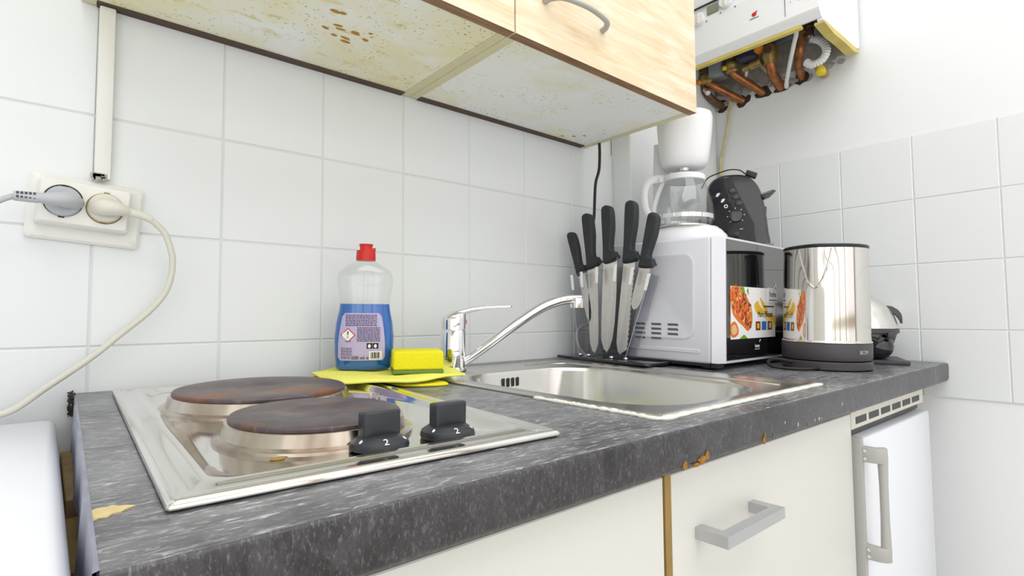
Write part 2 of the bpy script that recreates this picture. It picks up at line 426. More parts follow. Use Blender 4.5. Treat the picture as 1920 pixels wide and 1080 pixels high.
# ------------------------------------------------------------------ the room
XR = 1.473; TS = 0.15; ZR0 = 0.9603
def tile_field(mb, Mx, us, vs, th=0.004, gap=0.0009, ch=0.0013):
    """tiles in the local xy plane, faces towards +z"""
    for i in range(len(us) - 1):
        for j in range(len(vs) - 1):
            u0, u1, v0, v1 = us[i] + gap, us[i + 1] - gap, vs[j] + gap, vs[j + 1] - gap
            tx, ty = random.uniform(-.0022, .0022), random.uniform(-.0022, .0022)
            lo = [(u0, v0, 0), (u1, v0, 0), (u1, v1, 0), (u0, v1, 0)]
            mid = [(p[0], p[1], th - ch) for p in lo]
            hi = [(u0 + ch, v0 + ch, th), (u1 - ch, v0 + ch, th), (u1 - ch, v1 - ch, th), (u0 + ch, v1 - ch, th)]
            cu, cv = (u0 + u1) / 2, (v0 + v1) / 2
            hi = [(p[0], p[1], p[2] + (p[0] - cu) * tx + (p[1] - cv) * ty) for p in hi]
            mb.loft([lo, mid, hi], False, True, Mx)
zs = [ZR0 + r * TS for r in range(-3, 4)]
mb = MB(); mb.mi = 2; mb.box((-1.7, 0.004, 0), (XR + 0.1, 0.10, 2.6))
mb.mi = 1; mb.box((-1.7, 0.0016, zs[0]), (XR + 0.003, 0.0045, zs[-1]))
mb.mi = 0
tile_field(mb, frame((0, 0.004, 0), (1, 0, 0), (0, 0, 1)), [k * TS for k in range(-11, 10)] + [XR], zs)
mb.build('wall_back', [M['tile'], M['grout'], M['plaster']], smooth=False, kind='structure')
# frame for the right wall: local x runs towards -y, faces towards -x
mb = MB(); mb.mi = 2; mb.box((XR + 0.004, -2.4, 0), (XR + 0.10, 0.10, 2.6))
mb.mi = 1; mb.box((XR + 0.0016, -2.3, ZR0 - TS + 0.0005), (XR + 0.0045, 0.0, zs[-1]))
mb.mi = 0
y0 = -0.2397
us = [0.0] + [-y0 + k * TS for k in range(-1, 13)]
tile_field(mb, frame((XR + 0.004, 0, 0), (0, -1, 0), (0, 0, 1)), us, [ZR0 - TS + r * TS for r in range(0, 5)])
mb.build('wall_right', [M['tile'], M['grout'], M['plaster']], smooth=False, kind='structure')
mb = MB(); mb.box((-1.7, -2.4, 0), (-1.6, 0.1, 2.6)); mb.build('wall_left', M['room_cream'], smooth=False, kind='structure')
mb = MB(); mb.box((-1.7, -2.5, 0), (XR + 0.1, -2.4, 2.6)); mb.build('wall_front', M['room_cream'], smooth=False, kind='structure')
mb = MB(); mb.box((-1.7, -2.5, 2.6), (XR + 0.1, 0.1, 2.7)); mb.build('ceiling', M['ceiling'], smooth=False, kind='structure')
mb = MB(); mb.box((-1.7, -2.5, -0.1), (XR + 0.1, 0.1, 0)); mb.build('floor', M['floor'], smooth=False, kind='structure')
mb = MB(); mb.box((0.72, -2.402, 0), (1.38, -2.37, 2.02), 0.003); mb.build('added_door_1', M['added_door'], smooth=False, kind='structure')  # unseen door, added for a brown reflection in the kettle
mb = MB()  # unseen bars added in front of the window light to band the reflections
for xx in (-1.52, -.82, -.12, .52, 1.40): mb.box((xx - .035, -2.31, .08), (xx + .035, -2.27, 2.24), .004, 1)
for zz_ in (.09, .95, 2.22): mb.box((-1.52, -2.305, zz_ - .03), (1.40, -2.275, zz_ + .03), .004, 1)
mb.build('added_bars_1', M['reflection_bars'], smooth=False, kind='structure')
# plastered pipe boxing in the corner
mb = MB(); mb.box((1.052, -0.06, 0.6), (XR + 0.002, 0.003, 2.6), 0.006, 3); mb.build('trim_1', M['plaster'], kind='structure')

# ------------------------------------------------------------------ wall units
def wall_unit(name, label, x0, x1, zb, stain, handle):
    yb, yf = -0.0165, -0.2855
    t = thing(name, label, 'cabinet', ((x0 + x1) / 2, 0, zb), group=None)
    L = lambda x, y, z: (x - (x0 + x1) / 2, y, z - zb)
    zt = zb + 0.60
    MB().box(L(x0 + .0165, yf, zb + .0012), L(x1 - .0165, yb, zb + .016), 0).build('bottom_panel', stain, t, smooth=False)
    for a, b in ((x0, x0 + .016), (x1 - .016, x1)):
        MB().box(L(a, yf, zb), L(b, -0.003, zt), 0.0006, 1).build('side_panel', M['stain_edge'], t, smooth=False)
    MB().box(L(x0 + .0165, yf, zt - .016), L(x1 - .0165, yb, zt)).build('top_panel', M['white_plastic'], t, smooth=False)
    MB().box(L(x0 + .0165, yb + .0004, zb - .001), L(x1 - .0165, -0.0008, zb + .05)).build('hanging_rail', M['dark_gap'], t, smooth=False)
    MB().box(L(x0 + .0165, -.0158, zb + .05), L(x1 - .0165, -.012, zt)).build('back_panel', M['white_plastic'], t, smooth=False)
    mbd = MB(); mbd.mi = 0
    mbd.box(L(x0 + .001, -0.3040, zb - .0015 + .0008), L(x1 - .001, -0.2865, zt), 0.0)
    mbd.bm.faces.ensure_lookup_table()
    for f in mbd.bm.faces:
        f.normal_update()
        if abs(f.normal.z) > .9: f.material_index = 1
    d = mbd.build('door', [M['oak'], M['oak_edge']], t, smooth=False)
    xa, xb, zh = handle
    pts = [(xa, -.304, zh), (xa + .004, -.316, zh + .0005), (xa + .02, -.328, zh + .001), ((xa + xb) / 2, -.334, zh + .0015), (xb - .02, -.328, zh + .001), (xb - .004, -.316, zh + .0005), (xb, -.304, zh)]
    MB().tube([L(*p) for p in pts], [.0058, .0052, .0046, .0046, .0046, .0052, .0058], 12, flat=0.8).build('handle', M['handle_grey'], d)
    return t
u1 = wall_unit('wall_cabinet', 'oak fronted wall cabinet with heavily grease-stained yellow underside, left of the other, above the hob', -0.02, 0.4598, 1.4055, M['stain_heavy'], (0.06, 0.19, 1.4755))
u2 = wall_unit('wall_cabinet', 'oak fronted wall cabinet with grey bow handle, near the gas boiler, cleaner underside', 0.4606, 0.9475, 1.4055, M['stain_light'], (0.520, 0.6546, 1.4745))
# brown grease drips under the left unit
rnd = random.Random(3)
for k in range(12):
    mb = MB()
    px, py = 0.262 + rnd.gauss(0, .022), -0.150 + rnd.gauss(0, .018); a, b = rnd.uniform(.003, .0085), rnd.uniform(.002, .0042)
    mb.lathe([(1, 0), (0.85, -.0004), (0.4, -.0008)], 12, T(px - .2199, py, .0012) @ RZ(rnd.uniform(-.4, .4)), sx=a, sy=b)
    mb.build('grease_drip', M['brown_spot'], u1)
for px, py, a in ((.862, -.045, .006), (.878, -.063, .0055), (.84, -.03, .005), (.9, -.1, .0025), (.885, -.115, .002)):
    MB().lathe([(1, 0), (0.8, -.0003), (0.4, -.0006)], 12, T(px - .70405, py, .0012), sx=a, sy=a * .55).build('grease_drip', M['brown_spot'], u2)

# ------------------------------------------------------------------ gas boiler on the right wall
bt = thing('gas_boiler', 'white wall-hung gas boiler with yellowed edges and exposed pipes underneath', 'boiler', (XR, -0.245, 1.645))
BL = lambda x, y, z: (x - XR, y + 0.245, z - 1.645)
ya, yb_ = -0.445, -0.045
mb = MB()    # outer case: front skin, sides, top - open underneath
mb.box(BL(1.225, ya, 1.79), BL(XR - .002, yb_, 2.42), 0.008, 3)
mb.build('case', M['boiler_shade'], bt)
mb = MB()
prof = [(1.226, 1.788), (1.219, 1.755), (1.2185, 1.668), (1.221, 1.664), (1.2325, 1.650), (1.238, 1.650), (1.238, 1.788)]
mb.loft([[BL(x, y, z) for x, z in prof] for y in (ya + .002, yb_ - .002)])
cv = mb.build('front_cover', M['boiler_shade'], bt, smooth=False)
mb = MB(); mb.box(BL(1.2325, ya + .045, 1.6425), BL(1.246, yb_ - .002, 1.650), .001, 1); mb.build('cover_lip', M['yellowed'], bt, smooth=False)
mb = MB(); mb.loft([[BL(x, y, z) for x, z in ((1.236, 1.645), (1.245, 1.640), (XR - .03, 1.646), (XR - .004, 1.655), (XR - .003, 1.80), (1.236, 1.80))] for y in (ya, ya + .012)])
mb.build('side_panel', M['boiler_shade'], bt, smooth=False)
mb = MB(); mb.loft([[BL(x, y, z) for x, z in ((1.240, 1.6395), (1.30, 1.632), (1.36, 1.634), (1.43, 1.632), (1.462, 1.640), (1.462, 1.646), (1.240, 1.6445))] for y in (ya - .001, ya + .02)])
mb.build('side_lip', M['yellowed'], bt, smooth=False)
MB().box(BL(1.246, ya + .015, 1.742), BL(XR - .004, yb_ - .004, 1.752)).build('bottom_plate', M['galv'], bt, smooth=False)
mb = MB(); mb.box(BL(1.33, ya + .03, 1.725), BL(1.345, yb_ - .01, 1.742)); mb.box(BL(1.40, ya + .03, 1.712), BL(1.412, yb_ - .01, 1.742))
mb.build('bracket_rail', M['galv'], bt, smooth=False)
for yk, zk in ((-.160, 1.760), (-.2335, 1.7745)):
    Mk = align_z(BL(1.2193, yk, zk), (-1, 0, 0.02))
    k = MB().lathe([(.0165, -.001), (.0165, .006), (.015, .009), (.009, .0095)], 32, Mk).build('control_knob', M['white_plastic'], bt)
    MB().box((-.003, -.014, .0085), (.003, .014, .0125), .001, 1, Mk).build('pointer_grip', M['cream_plastic'], k)
MB().box(BL(1.2165, -.212, 1.761), BL(1.2200, -.182, 1.783), .0008, 1).build('display', M['lcd'], bt, smooth=False)
mb = MB(); mb.box(BL(1.2165, ya + .09, 1.7895), BL(1.2215, yb_ - .004, 1.7925)); mb.build('shadow_gap', M['black'], bt, smooth=False)
for yk, zk in ((-.180, 1.747), (-.256, 1.752), (-.218, 1.752)): MB().sphere(BL(1.2187, yk, zk), .002).build('indicator', M['print_grey'], bt)
FB = frame(BL(1.2183, -.302, 1.7085), (0, -1, 0), (0, 0, 1))
mb = MB(); mb.lathe([(.0058, 0), (.0058, .0006), (.003, .0009)], 20, FB @ T(0, .003, 0), sx=1, sy=.85); mb.prism([(.001, .008), (.008, .006), (.0065, .0105), (.0045, .0085)], 0, .0006, FB)
mb.build('emblem', M['red'], bt)
mb = MB(); rnd = random.Random(5)
for k in range(9): mb.box((-.0105 + k * .0024, -.0075, 0), (-.0105 + k * .0024 + .0017, -.0050 + rnd.uniform(-.0006, .0006), .0004), 0, 1, FB)
mb.build('emblem_lettering', M['print_grey'], bt, smooth=False)
mb = MB(); mb.box(BL(1.2172, -.3735, 1.675), BL(1.2190, -.3725, 1.79))
rnd = random.Random(8)
for k in range(26):
    yy, zz = rnd.uniform(-.385, -.435), rnd.uniform(1.69, 1.78); a = rnd.uniform(.0008, .0022)
    mb.box(BL(1.2178, yy, zz), BL(1.2188, yy + a * rnd.uniform(.5, 2), zz + a))
mb.build('worn_sticker', M['print_grey'], bt, smooth=False)
# pipes: each pipe runs down from the plate through a nut and bends back into the wall
def pipe(pts, r, m, name='pipe'): return MB().tube([BL(*p) for p in pts], r, 14).build(name, m, bt)
def fitting(p, d, prof, m, parent, name, seg=6):
    return MB().lathe(prof, seg, align_z(BL(*p), d)).build(name, m, parent)
NUT = [(.0165, 0), (.0165, .016), (.014, .018)]
WID = [(.013, 0), (.0155, .003), (.0155, .012), (.019, .014), (.019, .026), (.015, .028), (.0135, .042)]
D = (0, 0, -1)
a = pipe([(1.39, -.078, 1.745), (1.39, -.078, 1.70), (1.392, -.080, 1.672), (1.41, -.100, 1.652), (1.44, -.122, 1.634), (1.478, -.142, 1.618)], .0105, M['copper'])
fitting((1.39, -.078, 1.735), D, WID, M['bronze_dark'], a, 'union_nut', 8); fitting((1.391, -.079, 1.690), (0.03, -.03, -1), [(.016, 0), (.019, .004), (.019, .02), (.013, .026)], M['brass'], a, 'valve_body', 16)
fitting((1.379, -.068, 1.672), (-.7, .5, -.2), [(.007, 0), (.007, .013), (.004, .015)], M['orange_cap'], a, 'bleed_cap', 12)
b = pipe([(1.39, -.154, 1.745), (1.39, -.154, 1.70), (1.393, -.158, 1.672), (1.412, -.172, 1.654), (1.44, -.186, 1.640), (1.478, -.202, 1.622)], .0105, M['copper'])
fitting((1.39, -.154, 1.742), D, WID, M['bronze_dark'], b, 'union_nut', 8); fitting((1.39, -.155, 1.698), (0.05, -.08, -1), [(.017, 0), (.019, .004), (.019, .012), (.0175, .014), (.0175, .024), (.013, .028)], M['brass'], b, 'valve_body', 18)
fitting((1.377, -.146, 1.684), (-.8, .6, 0), [(.006, 0), (.007, .006), (.005, .010)], M['yellow_cap'], b, 'bleed_cap', 12)
p3 = pipe([(1.39, -.262, 1.745), (1.39, -.262, 1.69), (1.392, -.263, 1.655), (1.41, -.258, 1.640), (1.44, -.255, 1.632), (1.478, -.252, 1.622)], .0125, M['copper'])
fitting((1.39, -.262, 1.735), D, [(.013, 0), (.0185, .003), (.0185, .02), (.015, .022), (.015, .03)], M['bronze_dark'], p3, 'union_nut', 6)
fitting((1.39, -.262, 1.703), D, [(.018, 0), (.021, .006), (.021, .024), (.017, .034), (.014, .046)], M['brass'], p3, 'valve_body', 16)
fitting((1.375, -.264, 1.688), (-1, -.1, -.1), [(.010, 0), (.010, .006), (.0065, .0065), (.0055, .010)], M['bronze_dark'], p3, 'valve_stem', 16)
fitting((1.392, -.238, 1.675), (0, 1, -.1), [(.012, 0), (.012, .03), (.009, .032), (.009, .05)], M['brass'], p3, 'side_branch', 14)
p4 = pipe([(1.39, -.343, 1.745), (1.39, -.340, 1.69), (1.395, -.333, 1.662), (1.42, -.320, 1.648), (1.45, -.312, 1.640), (1.478, -.306, 1.630)], .0100, M['copper'])
fitting((1.39, -.343, 1.742), D, [(.015, 0), (.015, .014), (.012, .016), (.012, .024), (.015, .026), (.015, .036), (.011, .04)], M['bronze_dark'], p4, 'union_nut', 8)
p5 = pipe([(1.43, -.21, 1.735), (1.43, -.212, 1.70), (1.435, -.225, 1.675), (1.445, -.235, 1.66), (1.478, -.24, 1.652)], .006, M['cord_yellowed'], 'thin_pipe')
pipe([(1.40, -.18, 1.74), (1.405, -.195, 1.695), (1.415, -.185, 1.668), (1.44, -.17, 1.66), (1.478, -.165, 1.65)], .0045, M['white_plastic'], 'thin_pipe')
MB().box(BL(1.37, -.135, 1.672), BL(1.425, -.095, 1.742), .004, 2).build('gas_valve_block', M['galv'], bt)
MB().lathe([(.022, 0), (.024, .004), (.024, .028), (.018, .032)], 24, align_z(BL(1.375, -.210, 1.712), D)).build('pump_cap', M['navy'], bt)
MB().lathe([(.012, 0), (.014, .003), (.014, .016), (.010, .02)], 20, align_z(BL(1.376, -.236, 1.712), (-.2, -.3, -1))).build('orange_tap', M['orange_cap'], bt)
MB().lathe([(.02, 0), (.022, .004), (.022, .02)], 24, align_z(BL(1.375, -.412, 1.712), D)).build('pressure_cap', M['navy'], bt)
# ribbed white siphon hose
mb = MB(); HP = crm([(1.40, -.362, 1.690), (1.397, -.386, 1.670), (1.392, -.397, 1.642), (1.39, -.386, 1.622), (1.39, -.364, 1.618), (1.392, -.350, 1.630)], 9)
n = len(HP); rad = []
for i in range(n): rad.append(.0098 if i % 2 else .0082)
mb.tube([BL(*p) for p in HP], rad, 14, smooth=False); hs = mb.build('siphon_hose', M['white_plastic'], bt, angle=20)
fitting((1.397, -.352, 1.742), (0.02, -.1, -1), [(.012, 0), (.012, .012), (.015, .014), (.015, .026), (.012, .028), (.0135, .032), (.0135, .048)], M['bronze_dark'], hs, 'hose_nut', 14)
fitting((1.402, -.357, 1.703), (0.05, -.4, -1), [(.0125, 0), (.0125, .008), (.0115, .009), (.0125, .010), (.0125, .018)], M['steel_white'], hs, 'hose_clamp', 18)
p6 = pipe([(1.395, -.375, 1.618), (1.41, -.378, 1.602), (1.44, -.374, 1.606), (1.478, -.36, 1.62)], .0105, M['brass'], 'gas_tap')
fitting((1.398, -.380, 1.603), (-.5, -.2, -1), [(.010, 0), (.011, .004), (.011, .012), (.008, .014)], M['yellow_cap'], p6, 'tap_cap', 14)
p7 = pipe([(1.40, -.05, 1.70), (1.40, -.066, 1.66), (1.41, -.072, 1.64), (1.44, -.076, 1.628), (1.478, -.08, 1.62)], .010, M['bronze_dark'])
fitting((1.395, -.072, 1.652), (-.3, -.5, -.6), [(.008, 0), (.008, .022), (.006, .024)], M['steel_white'], p7, 'end_plug', 14)
# ragged hole broken out of the plaster where the pipes enter
mb = MB(); rnd = random.Random(11)
for yy, zz in ((-.145, 1.618), (-.205, 1.622), (-.254, 1.622), (-.308, 1.63), (-.08, 1.622)):
    o = [(math.cos(t) * .020 * rnd.uniform(.75, 1.35), math.sin(t) * .016 * rnd.uniform(.75, 1.35)) for t in [2 * PI * k / 12 for k in range(12)]]
    mb.prism(o, 0, .003, frame(BL(XR + .004, yy, zz), (0, -1, 0), (0, 0, 1)))
mb.mi = 1
for k in range(46):
    yy = -.05 - k / 46 * .37; zz = 1.640 + rnd.uniform(-.016, .030); sz = rnd.uniform(.006, .018)
    q = [(math.cos(t) * sz * rnd.uniform(.6, 1.2), math.sin(t) * sz * rnd.uniform(.5, 1)) for t in [2 * PI * j / 7 for j in range(7)]]
    mb.prism(q, 0, rnd.uniform(.002, .007), frame(BL(XR + .0045, yy, zz), (0, -1, 0), (0, 0, 1)))
mb.mi = 1; mb.box(BL(XR + .001, -.42, 1.655), BL(XR + .0036, -.05, 1.742))
mb.build('broken_plaster', [M['dark_void'], M['rubble']], bt, smooth=False)
# cables below the boiler
o = MB().tube([(1.300, -.3648, 1.700), (1.300, -.3640, 1.668), (1.33, -.345, 1.655), (1.39, -.309, 1.632), (1.44, -.280, 1.612), (1.462, -.272, 1.612), (1.474, -.270, 1.625)], .0052, 10).build('cable', M['white_plastic'])
tag(o, 'cream white cable slung over the boiler\'s front edge back into the wall', 'cable')
o = MB().tube([(1.468, -.112, 1.632), (1.466, -.108, 1.60), (1.466, -.100, 1.55), (1.466, -.090, 1.51), (1.468, -.079, 1.47), (1.469, -.074, 1.44), (1.469, -.072, 1.15)], .0042, 10).build('cable', M['cord_yellowed'])
tag(o, 'thin yellowed cable hanging down the right wall below the boiler', 'cable')
o = MB().tube([(0.944, -.045, 1.44), (.943, -.052, 1.40), (.938, -.054, 1.343), (.924, -.054, 1.303), (.918, -.054, 1.233), (.915, -.052, 1.19), (.918, -.05, 1.05), (.93, -.045, .97)], .0034, 10).build('cable', M['black_cord'])
tag(o, 'black cable hanging from the wall cabinet\'s corner down behind the knives', 'cable')

# ------------------------------------------------------------------ trunking, socket, plugs on the left of the back wall
mb = MB(); mb.box((-.001, -.0125, 1.176), (.0165, 0.0, 1.404), .002, 2); 
t = mb.build('cable_trunking', M['white_paint']); tag(t, 'white painted vertical cable trunking running up from the socket', 'trunking')
mb = MB(); rnd = random.Random(4)
for k in range(9): mb.box((-.006 + rnd.uniform(0, .017), -.014, 1.172 + rnd.uniform(0, .008)), (-.006 + rnd.uniform(.004, .020), -.0112, 1.174 + rnd.uniform(.002, .010)), .0008, 1)
mb.build('flaking_paint', M['rubble'], t, smooth=False)
so = thing('power_socket', 'white painted double wall socket, slightly crooked, left of the hob', 'socket', (-.0065, 0, 1.132))
so.rotation_euler = (0, math.radians(4.2), 0)
mb = MB(); mb.loft([[(x, y, z) for x, z in rrect(h, v, .006, 4)] for h, v, y in ((.0575, .0405, 0.0), (.0575, .0405, -.006), (.0545, .0375, -.009), (.045, .030, -.009))], True, True)
mb.build('back_box', M['white_paint'], so)
mb = MB(); mb.loft([[(x - .003, y, z + .004) for x, z in rrect(h, v, .004, 4)] for h, v, y in ((.0465, .0285, -.006), (.0455, .0275, -.030), (.043, .025, -.033))], True, True)
fp = mb.build('face_plate', M['white_paint'], so)
for sx in (-.0245, .0165):
    r = MB(); r.torus(.0188, .0007, T(sx, -.0335, .004 + (-.001 if sx > 0 else .001)) @ RX(PI / 2)); 
    for zz in (.0185, -.0185): r.box((sx - .003, -.0345, .004 + zz - .0012), (sx + .003, -.0325, .004 + zz + .0012))
    r.build('socket_ring', M['edge_brown'] if sx > 0 else M['dark_void'], so)
def plug(name, label, x, z, m, mc, body, relief, cordpts, cr):
    t = thing(name, label, 'plug', (x, -.033, z)); Lp = lambda p: (p[0] - x, p[1] + .033, p[2] - z)
    MB().lathe([(.0180, 0.0), (.0180, .004), (.0165, .006)], 32, RX(PI / 2)).build('plug_face', m, t)
    mb = MB(); mb.tube([Lp(p) for p in body[0]], body[1], 12, flat=body[2]); mb.build('plug_body', m, t, angle=50)
    mb = MB(); mb.tube([Lp(p) for p in relief[0]], relief[1], 12); rl = mb.build('strain_relief', m, t)
    if relief[2]:
        g = MB()
        A, B = Vector(Lp(relief[0][0])), Vector(Lp(relief[0][-1]))
        for k in range(5):
            p = A.lerp(B, .15 + k * .17)
            for zz in (.0032, -.0012): g.box((p.x - .0011, p.y - .0058, p.z + zz - .0014), (p.x + .0011, p.y - .0048, p.z + zz + .0014))
        g.build('relief_slots', M['charcoal'], rl, smooth=False)
    MB().tube([Lp(p) for p in cordpts], cr, 12).build('cord', mc, t)
    return t
plug('power_plug', 'grey plug in the left half of the socket with its cord leading left', -.0305, 1.1375, M['grey_plastic'], M['cord_grey'],
     ([(-.022, -.036, 1.1370), (-.027, -.052, 1.1370), (-.038, -.058, 1.1355), (-.055, -.060, 1.1345)], [.0125, .0125, .0105, .0072], 0.75),
     ([(-.053, -.060, 1.1346), (-.074, -.061, 1.1340)], [.0064, .0056], True),
     [(-.073, -.061, 1.134), (-.085, -.061, 1.127), (-.102, -.06, 1.112), (-.13, -.055, 1.06), (-.15, -.05, .98), (-.16, -.045, .885)], .0032)
plug('power_plug', 'cream plug in the right half of the socket with a long drooping cord', .0105, 1.1345, M['cream_plastic'], M['cord_cream'],
     ([(.002, -.038, 1.1335), (.010, -.048, 1.1335), (.022, -.050, 1.1325), (.034, -.048, 1.130)], [.011, .0135, .0115, .0062], 0.8),
     ([(.032, -.048, 1.1305), (.046, -.047, 1.128), (.058, -.045, 1.124)], [.0058, .0052, .0050], False),
     [(.055, -.045, 1.1252), (.066, -.043, 1.1165), (.076, -.040, 1.103), (.084, -.036, 1.072), (.079, -.034, 1.036), (.062, -.032, 1.008), (.032, -.030, .978), (.001, -.030, .948), (-.038, -.028, .9165), (-.072, -.026, .890), (-.105, -.026, .888), (-.14, -.03, .8855)], .0040)

# ------------------------------------------------------------------ white appliance at the far left
wm = thing('washing_machine', 'white enamel appliance with rounded top standing left of the worktop', 'appliance', (-.3285, -.32, 0))
MB().box((-.297, -.285, .06), (.297, .293, .848), .006, 3).build('body', M['white_appl'], wm)
MB().box((-.299, -.30, .850), (.2995, .297, .877), .010, 4).build('lid', M['white_appl'], wm)
for sx in (-.25, .25):
    for sy in (-.24, .25): MB().lathe([(.02, 0), (.02, .062)], 16, T(sx, sy, 0)).build('foot', M['black'], wm)
mb = MB(); mb.box((.215, -.21, .8768), (.232, -.203, .8772)); mb.build('scratch_mark', M['grey_plastic'], wm, smooth=False)

# ------------------------------------------------------------------ base cabinets, fridge
def carcass(name, label, x0, x1, fronts):
    t = thing(name, label, 'cabinet', ((x0 + x1) / 2, -.28, 0)); L = lambda x, y, z: (x - (x0 + x1) / 2, y + .28, z)
    for a, b in ((x0, x0 + .016), (x1 - .016, x1)):
        MB().box(L(a, -.548, .10), L(b, -.01, .842)).build('side_panel', M['edge_brown'], t, smooth=False)
    MB().box(L(x0 + .0165, -.54, .10), L(x1 - .0165, -.01, .116)).build('bottom_panel', M['cream_front'], t, smooth=False)
    MB().box(L(x0, -.50, 0), L(x1, -.485, .0995)).build('plinth', M['cream_front'], t, smooth=False)
    return t, L
ca, La = carcass('base_cabinet', 'cream base cabinet with plain front under the hob', -.012, .4205, None)
d = MB().box(La(-.018, -.5665, .12), La(.4165, -.549, .8385), .001, 1).build('door', M['cream_front'], ca, smooth=False)
MB().box(La(.4180, -.5675, .10), La(.4282, -.549, .842)).build('filler_strip', M['edge_brown'], ca, smooth=False)
MB().box(La(-.0245, -.26, .70), La(-.0130, -.03, .838), .001, 1).build('batten', M['raw_wood'], ca, smooth=False)
MB().box(La(-.0255, -.40, .70), La(-.0130, -.27, .825), .001, 1).build('batten', M['edge_brown'], ca, smooth=False)
MB().box(La(-.0260, -.53, .70), La(-.0130, -.45, .815), .001, 1).build('spacer', M['charcoal'], ca, smooth=False)
cb, Lb = carcass('base_cabinet', 'cream base cabinet with angular metal bar handle under the sink', .4275, .9300, None)
d = MB().box(Lb(.4290, -.5670, .12), Lb(.9270, -.549, .8385), .001, 1).build('door', M['cream_front'], cb, smooth=False)
mb = MB()
hz, hxa, hxb, hy = .772, .470, .598, -.567
prof = [(hxa, hy), (hxa, hy - .036), (hxb, hy - .036), (hxb, hy), (hxb - .013, hy), (hxb - .013, hy - .024), (hxa + .013, hy - .024), (hxa + .013, hy)]
mb.loft([[Lb(x, y, z) for x, y in prof] for z in (hz - .006, hz + .006)]); mb.build('handle', M['brushed'], d, smooth=False)
fr = thing('fridge', 'small white under-counter fridge with grey handle and vent grille', 'fridge', (1.14, -.28, 0)); LF = lambda x, y, z: (x - 1.14, y + .28, z)
fx0, fx1 = .936, 1.352
MB().box(LF(fx0 + .003, -.535, .03), LF(fx1, -.03, .836), .004, 2).build('body', M['white_appl'], fr)
fd = MB().box(LF(fx0 + .004, -.576, .05), LF(fx1, -.537, .797), .005, 3).build('door', M['white_appl'], fr)
mb = MB(); mb.box(LF(fx0, -.578, .05), LF(fx0 + .010, -.536, .801), .002, 2); mb.build('edge_trim', M['handle_grey'], fd)
# vent grille: frame with two rows of slots
mb = MB(); gz0, gz1 = .812, .8425; gx0, gx1 = fx0 - .001, fx1 + .004
vg = MB(); vg.box(LF(gx0, -.565, gz0), LF(gx1, -.558, gz1)); vgo = vg.build('vent_grille', M['cream_plastic'], fr, smooth=False)
vg = MB()
for k in range(6):
    a = gx0 + .020 + k * .0645; vg.box(LF(a, -.5657, .8185), LF(a + .050, -.560, .8295)); vg.box(LF(a - .012, -.5657, .8395), LF(a + .044, -.560, .8415))
vg.build('vent_slots', M['black'], vgo, smooth=False)
MB().box(LF(fx0 + .004, -.556, .799), LF(fx1, -.538, .811)).build('top_gap', M['charcoal'], fr, smooth=False)
# handle: two arms and a grip, wrapped on the door's edge
hd = MB()
for za, zb2 in ((.7640, .788), (.6150, .637)):
    o = [LF(fx0 + .001, -.574, 0)[:2], LF(fx0 + .002, -.594, 0)[:2], LF(fx0 + .006, -.604, 0)[:2], LF(fx0 + .014, -.609, 0)[:2], LF(fx0 + .022, -.605, 0)[:2], LF(fx0 + .019, -.598, 0)[:2], LF(fx0 + .013, -.594, 0)[:2], LF(fx0 + .014, -.574, 0)[:2]]
    hd.prism(o, za, zb2, None, .002)
hd.tube([LF(fx0 + .0145, -.6015, z) for z in (.628, .68, .73, .776)], [.0075, .0062, .0062, .0075], 14)
hdo = hd.build('handle', M['handle_grey'], fd)
for zz in (.782, .770, .631, .621): MB().lathe([(.0026, 0), (.0026, .0008), (.001, .0012)], 12, align_z(LF(fx0 + .0005, -.582, zz), (-1, -.05, 0))).build('screw', M['chrome'], hdo)

# ------------------------------------------------------------------ worktop (sloping a little), with the cut-out for the sink
wt = thing('worktop', 'dark slate-look laminate worktop with chipped edges along the wall', 'worktop', (0, 0, .903), 0, True)
def slab(mb, x0, x1, ya, yb2, nose):
    if nose:
        pr = [(yb2, 0), (ya + .02, 0), (ya + .0055, 0)] + [(ya + .0055 - .0055 * math.sin(a), -.0055 + .0055 * math.cos(a)) for a in [PI / 2 * k / 6 for k in range(1, 7)]] + [(ya, -.034), (ya + .003, -.039), (ya + .006, -.040), (yb2, -.040)]
    else: pr = [(yb2, 0), (ya, 0), (ya, -.040), (yb2, -.040)]
    mb.loft([[(x, y, z) for y, z in pr] for x in (x0, x1)])
mb = MB()
slab(mb, -.0155, .455, -.5892, -.001, True); slab(mb, .455, .790, -.5892, -.535, True); slab(mb, .790, XR - .0015, -.5892, -.001, True)
slab(mb, .455, .790, -.10, -.001, False)
for v in mb.bm.verts:
    if v.co.x < 0: v.co.x = -.0113 + .0195 * v.co.y
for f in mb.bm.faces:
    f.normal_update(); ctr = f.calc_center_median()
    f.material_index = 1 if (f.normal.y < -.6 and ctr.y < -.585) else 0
mb.build('slab', [M['top'], M['top_front_shaded']], wt, angle=50)
mb = MB(); rnd = random.Random(21); n = 40
lo, hi, lo2, hi2 = [], [], [], []
for k in range(n + 1):
    y = -.588 + k / n * .56; wv = .0013 * math.sin(k * .55) + .0008 * math.sin(k * 1.3) + rnd.uniform(-.0004, .0004)
    ex = -.0113 + .0195 * y
    lo.append((ex - .0030 + wv, y, -.042)); hi.append((ex - .0016 + wv * .5, y, .0008)); lo2.append((ex - .0004, y, -.041)); hi2.append((ex + .0008, y, .0012 + rnd.uniform(0, .0004)))
for a, b_ in ((lo, hi), (hi, hi2), (hi2, lo2)):
    for k in range(n): mb.face((a[k], a[k + 1], b_[k + 1], b_[k]))
mb.build('edge_band', M['band'], wt, angle=80)
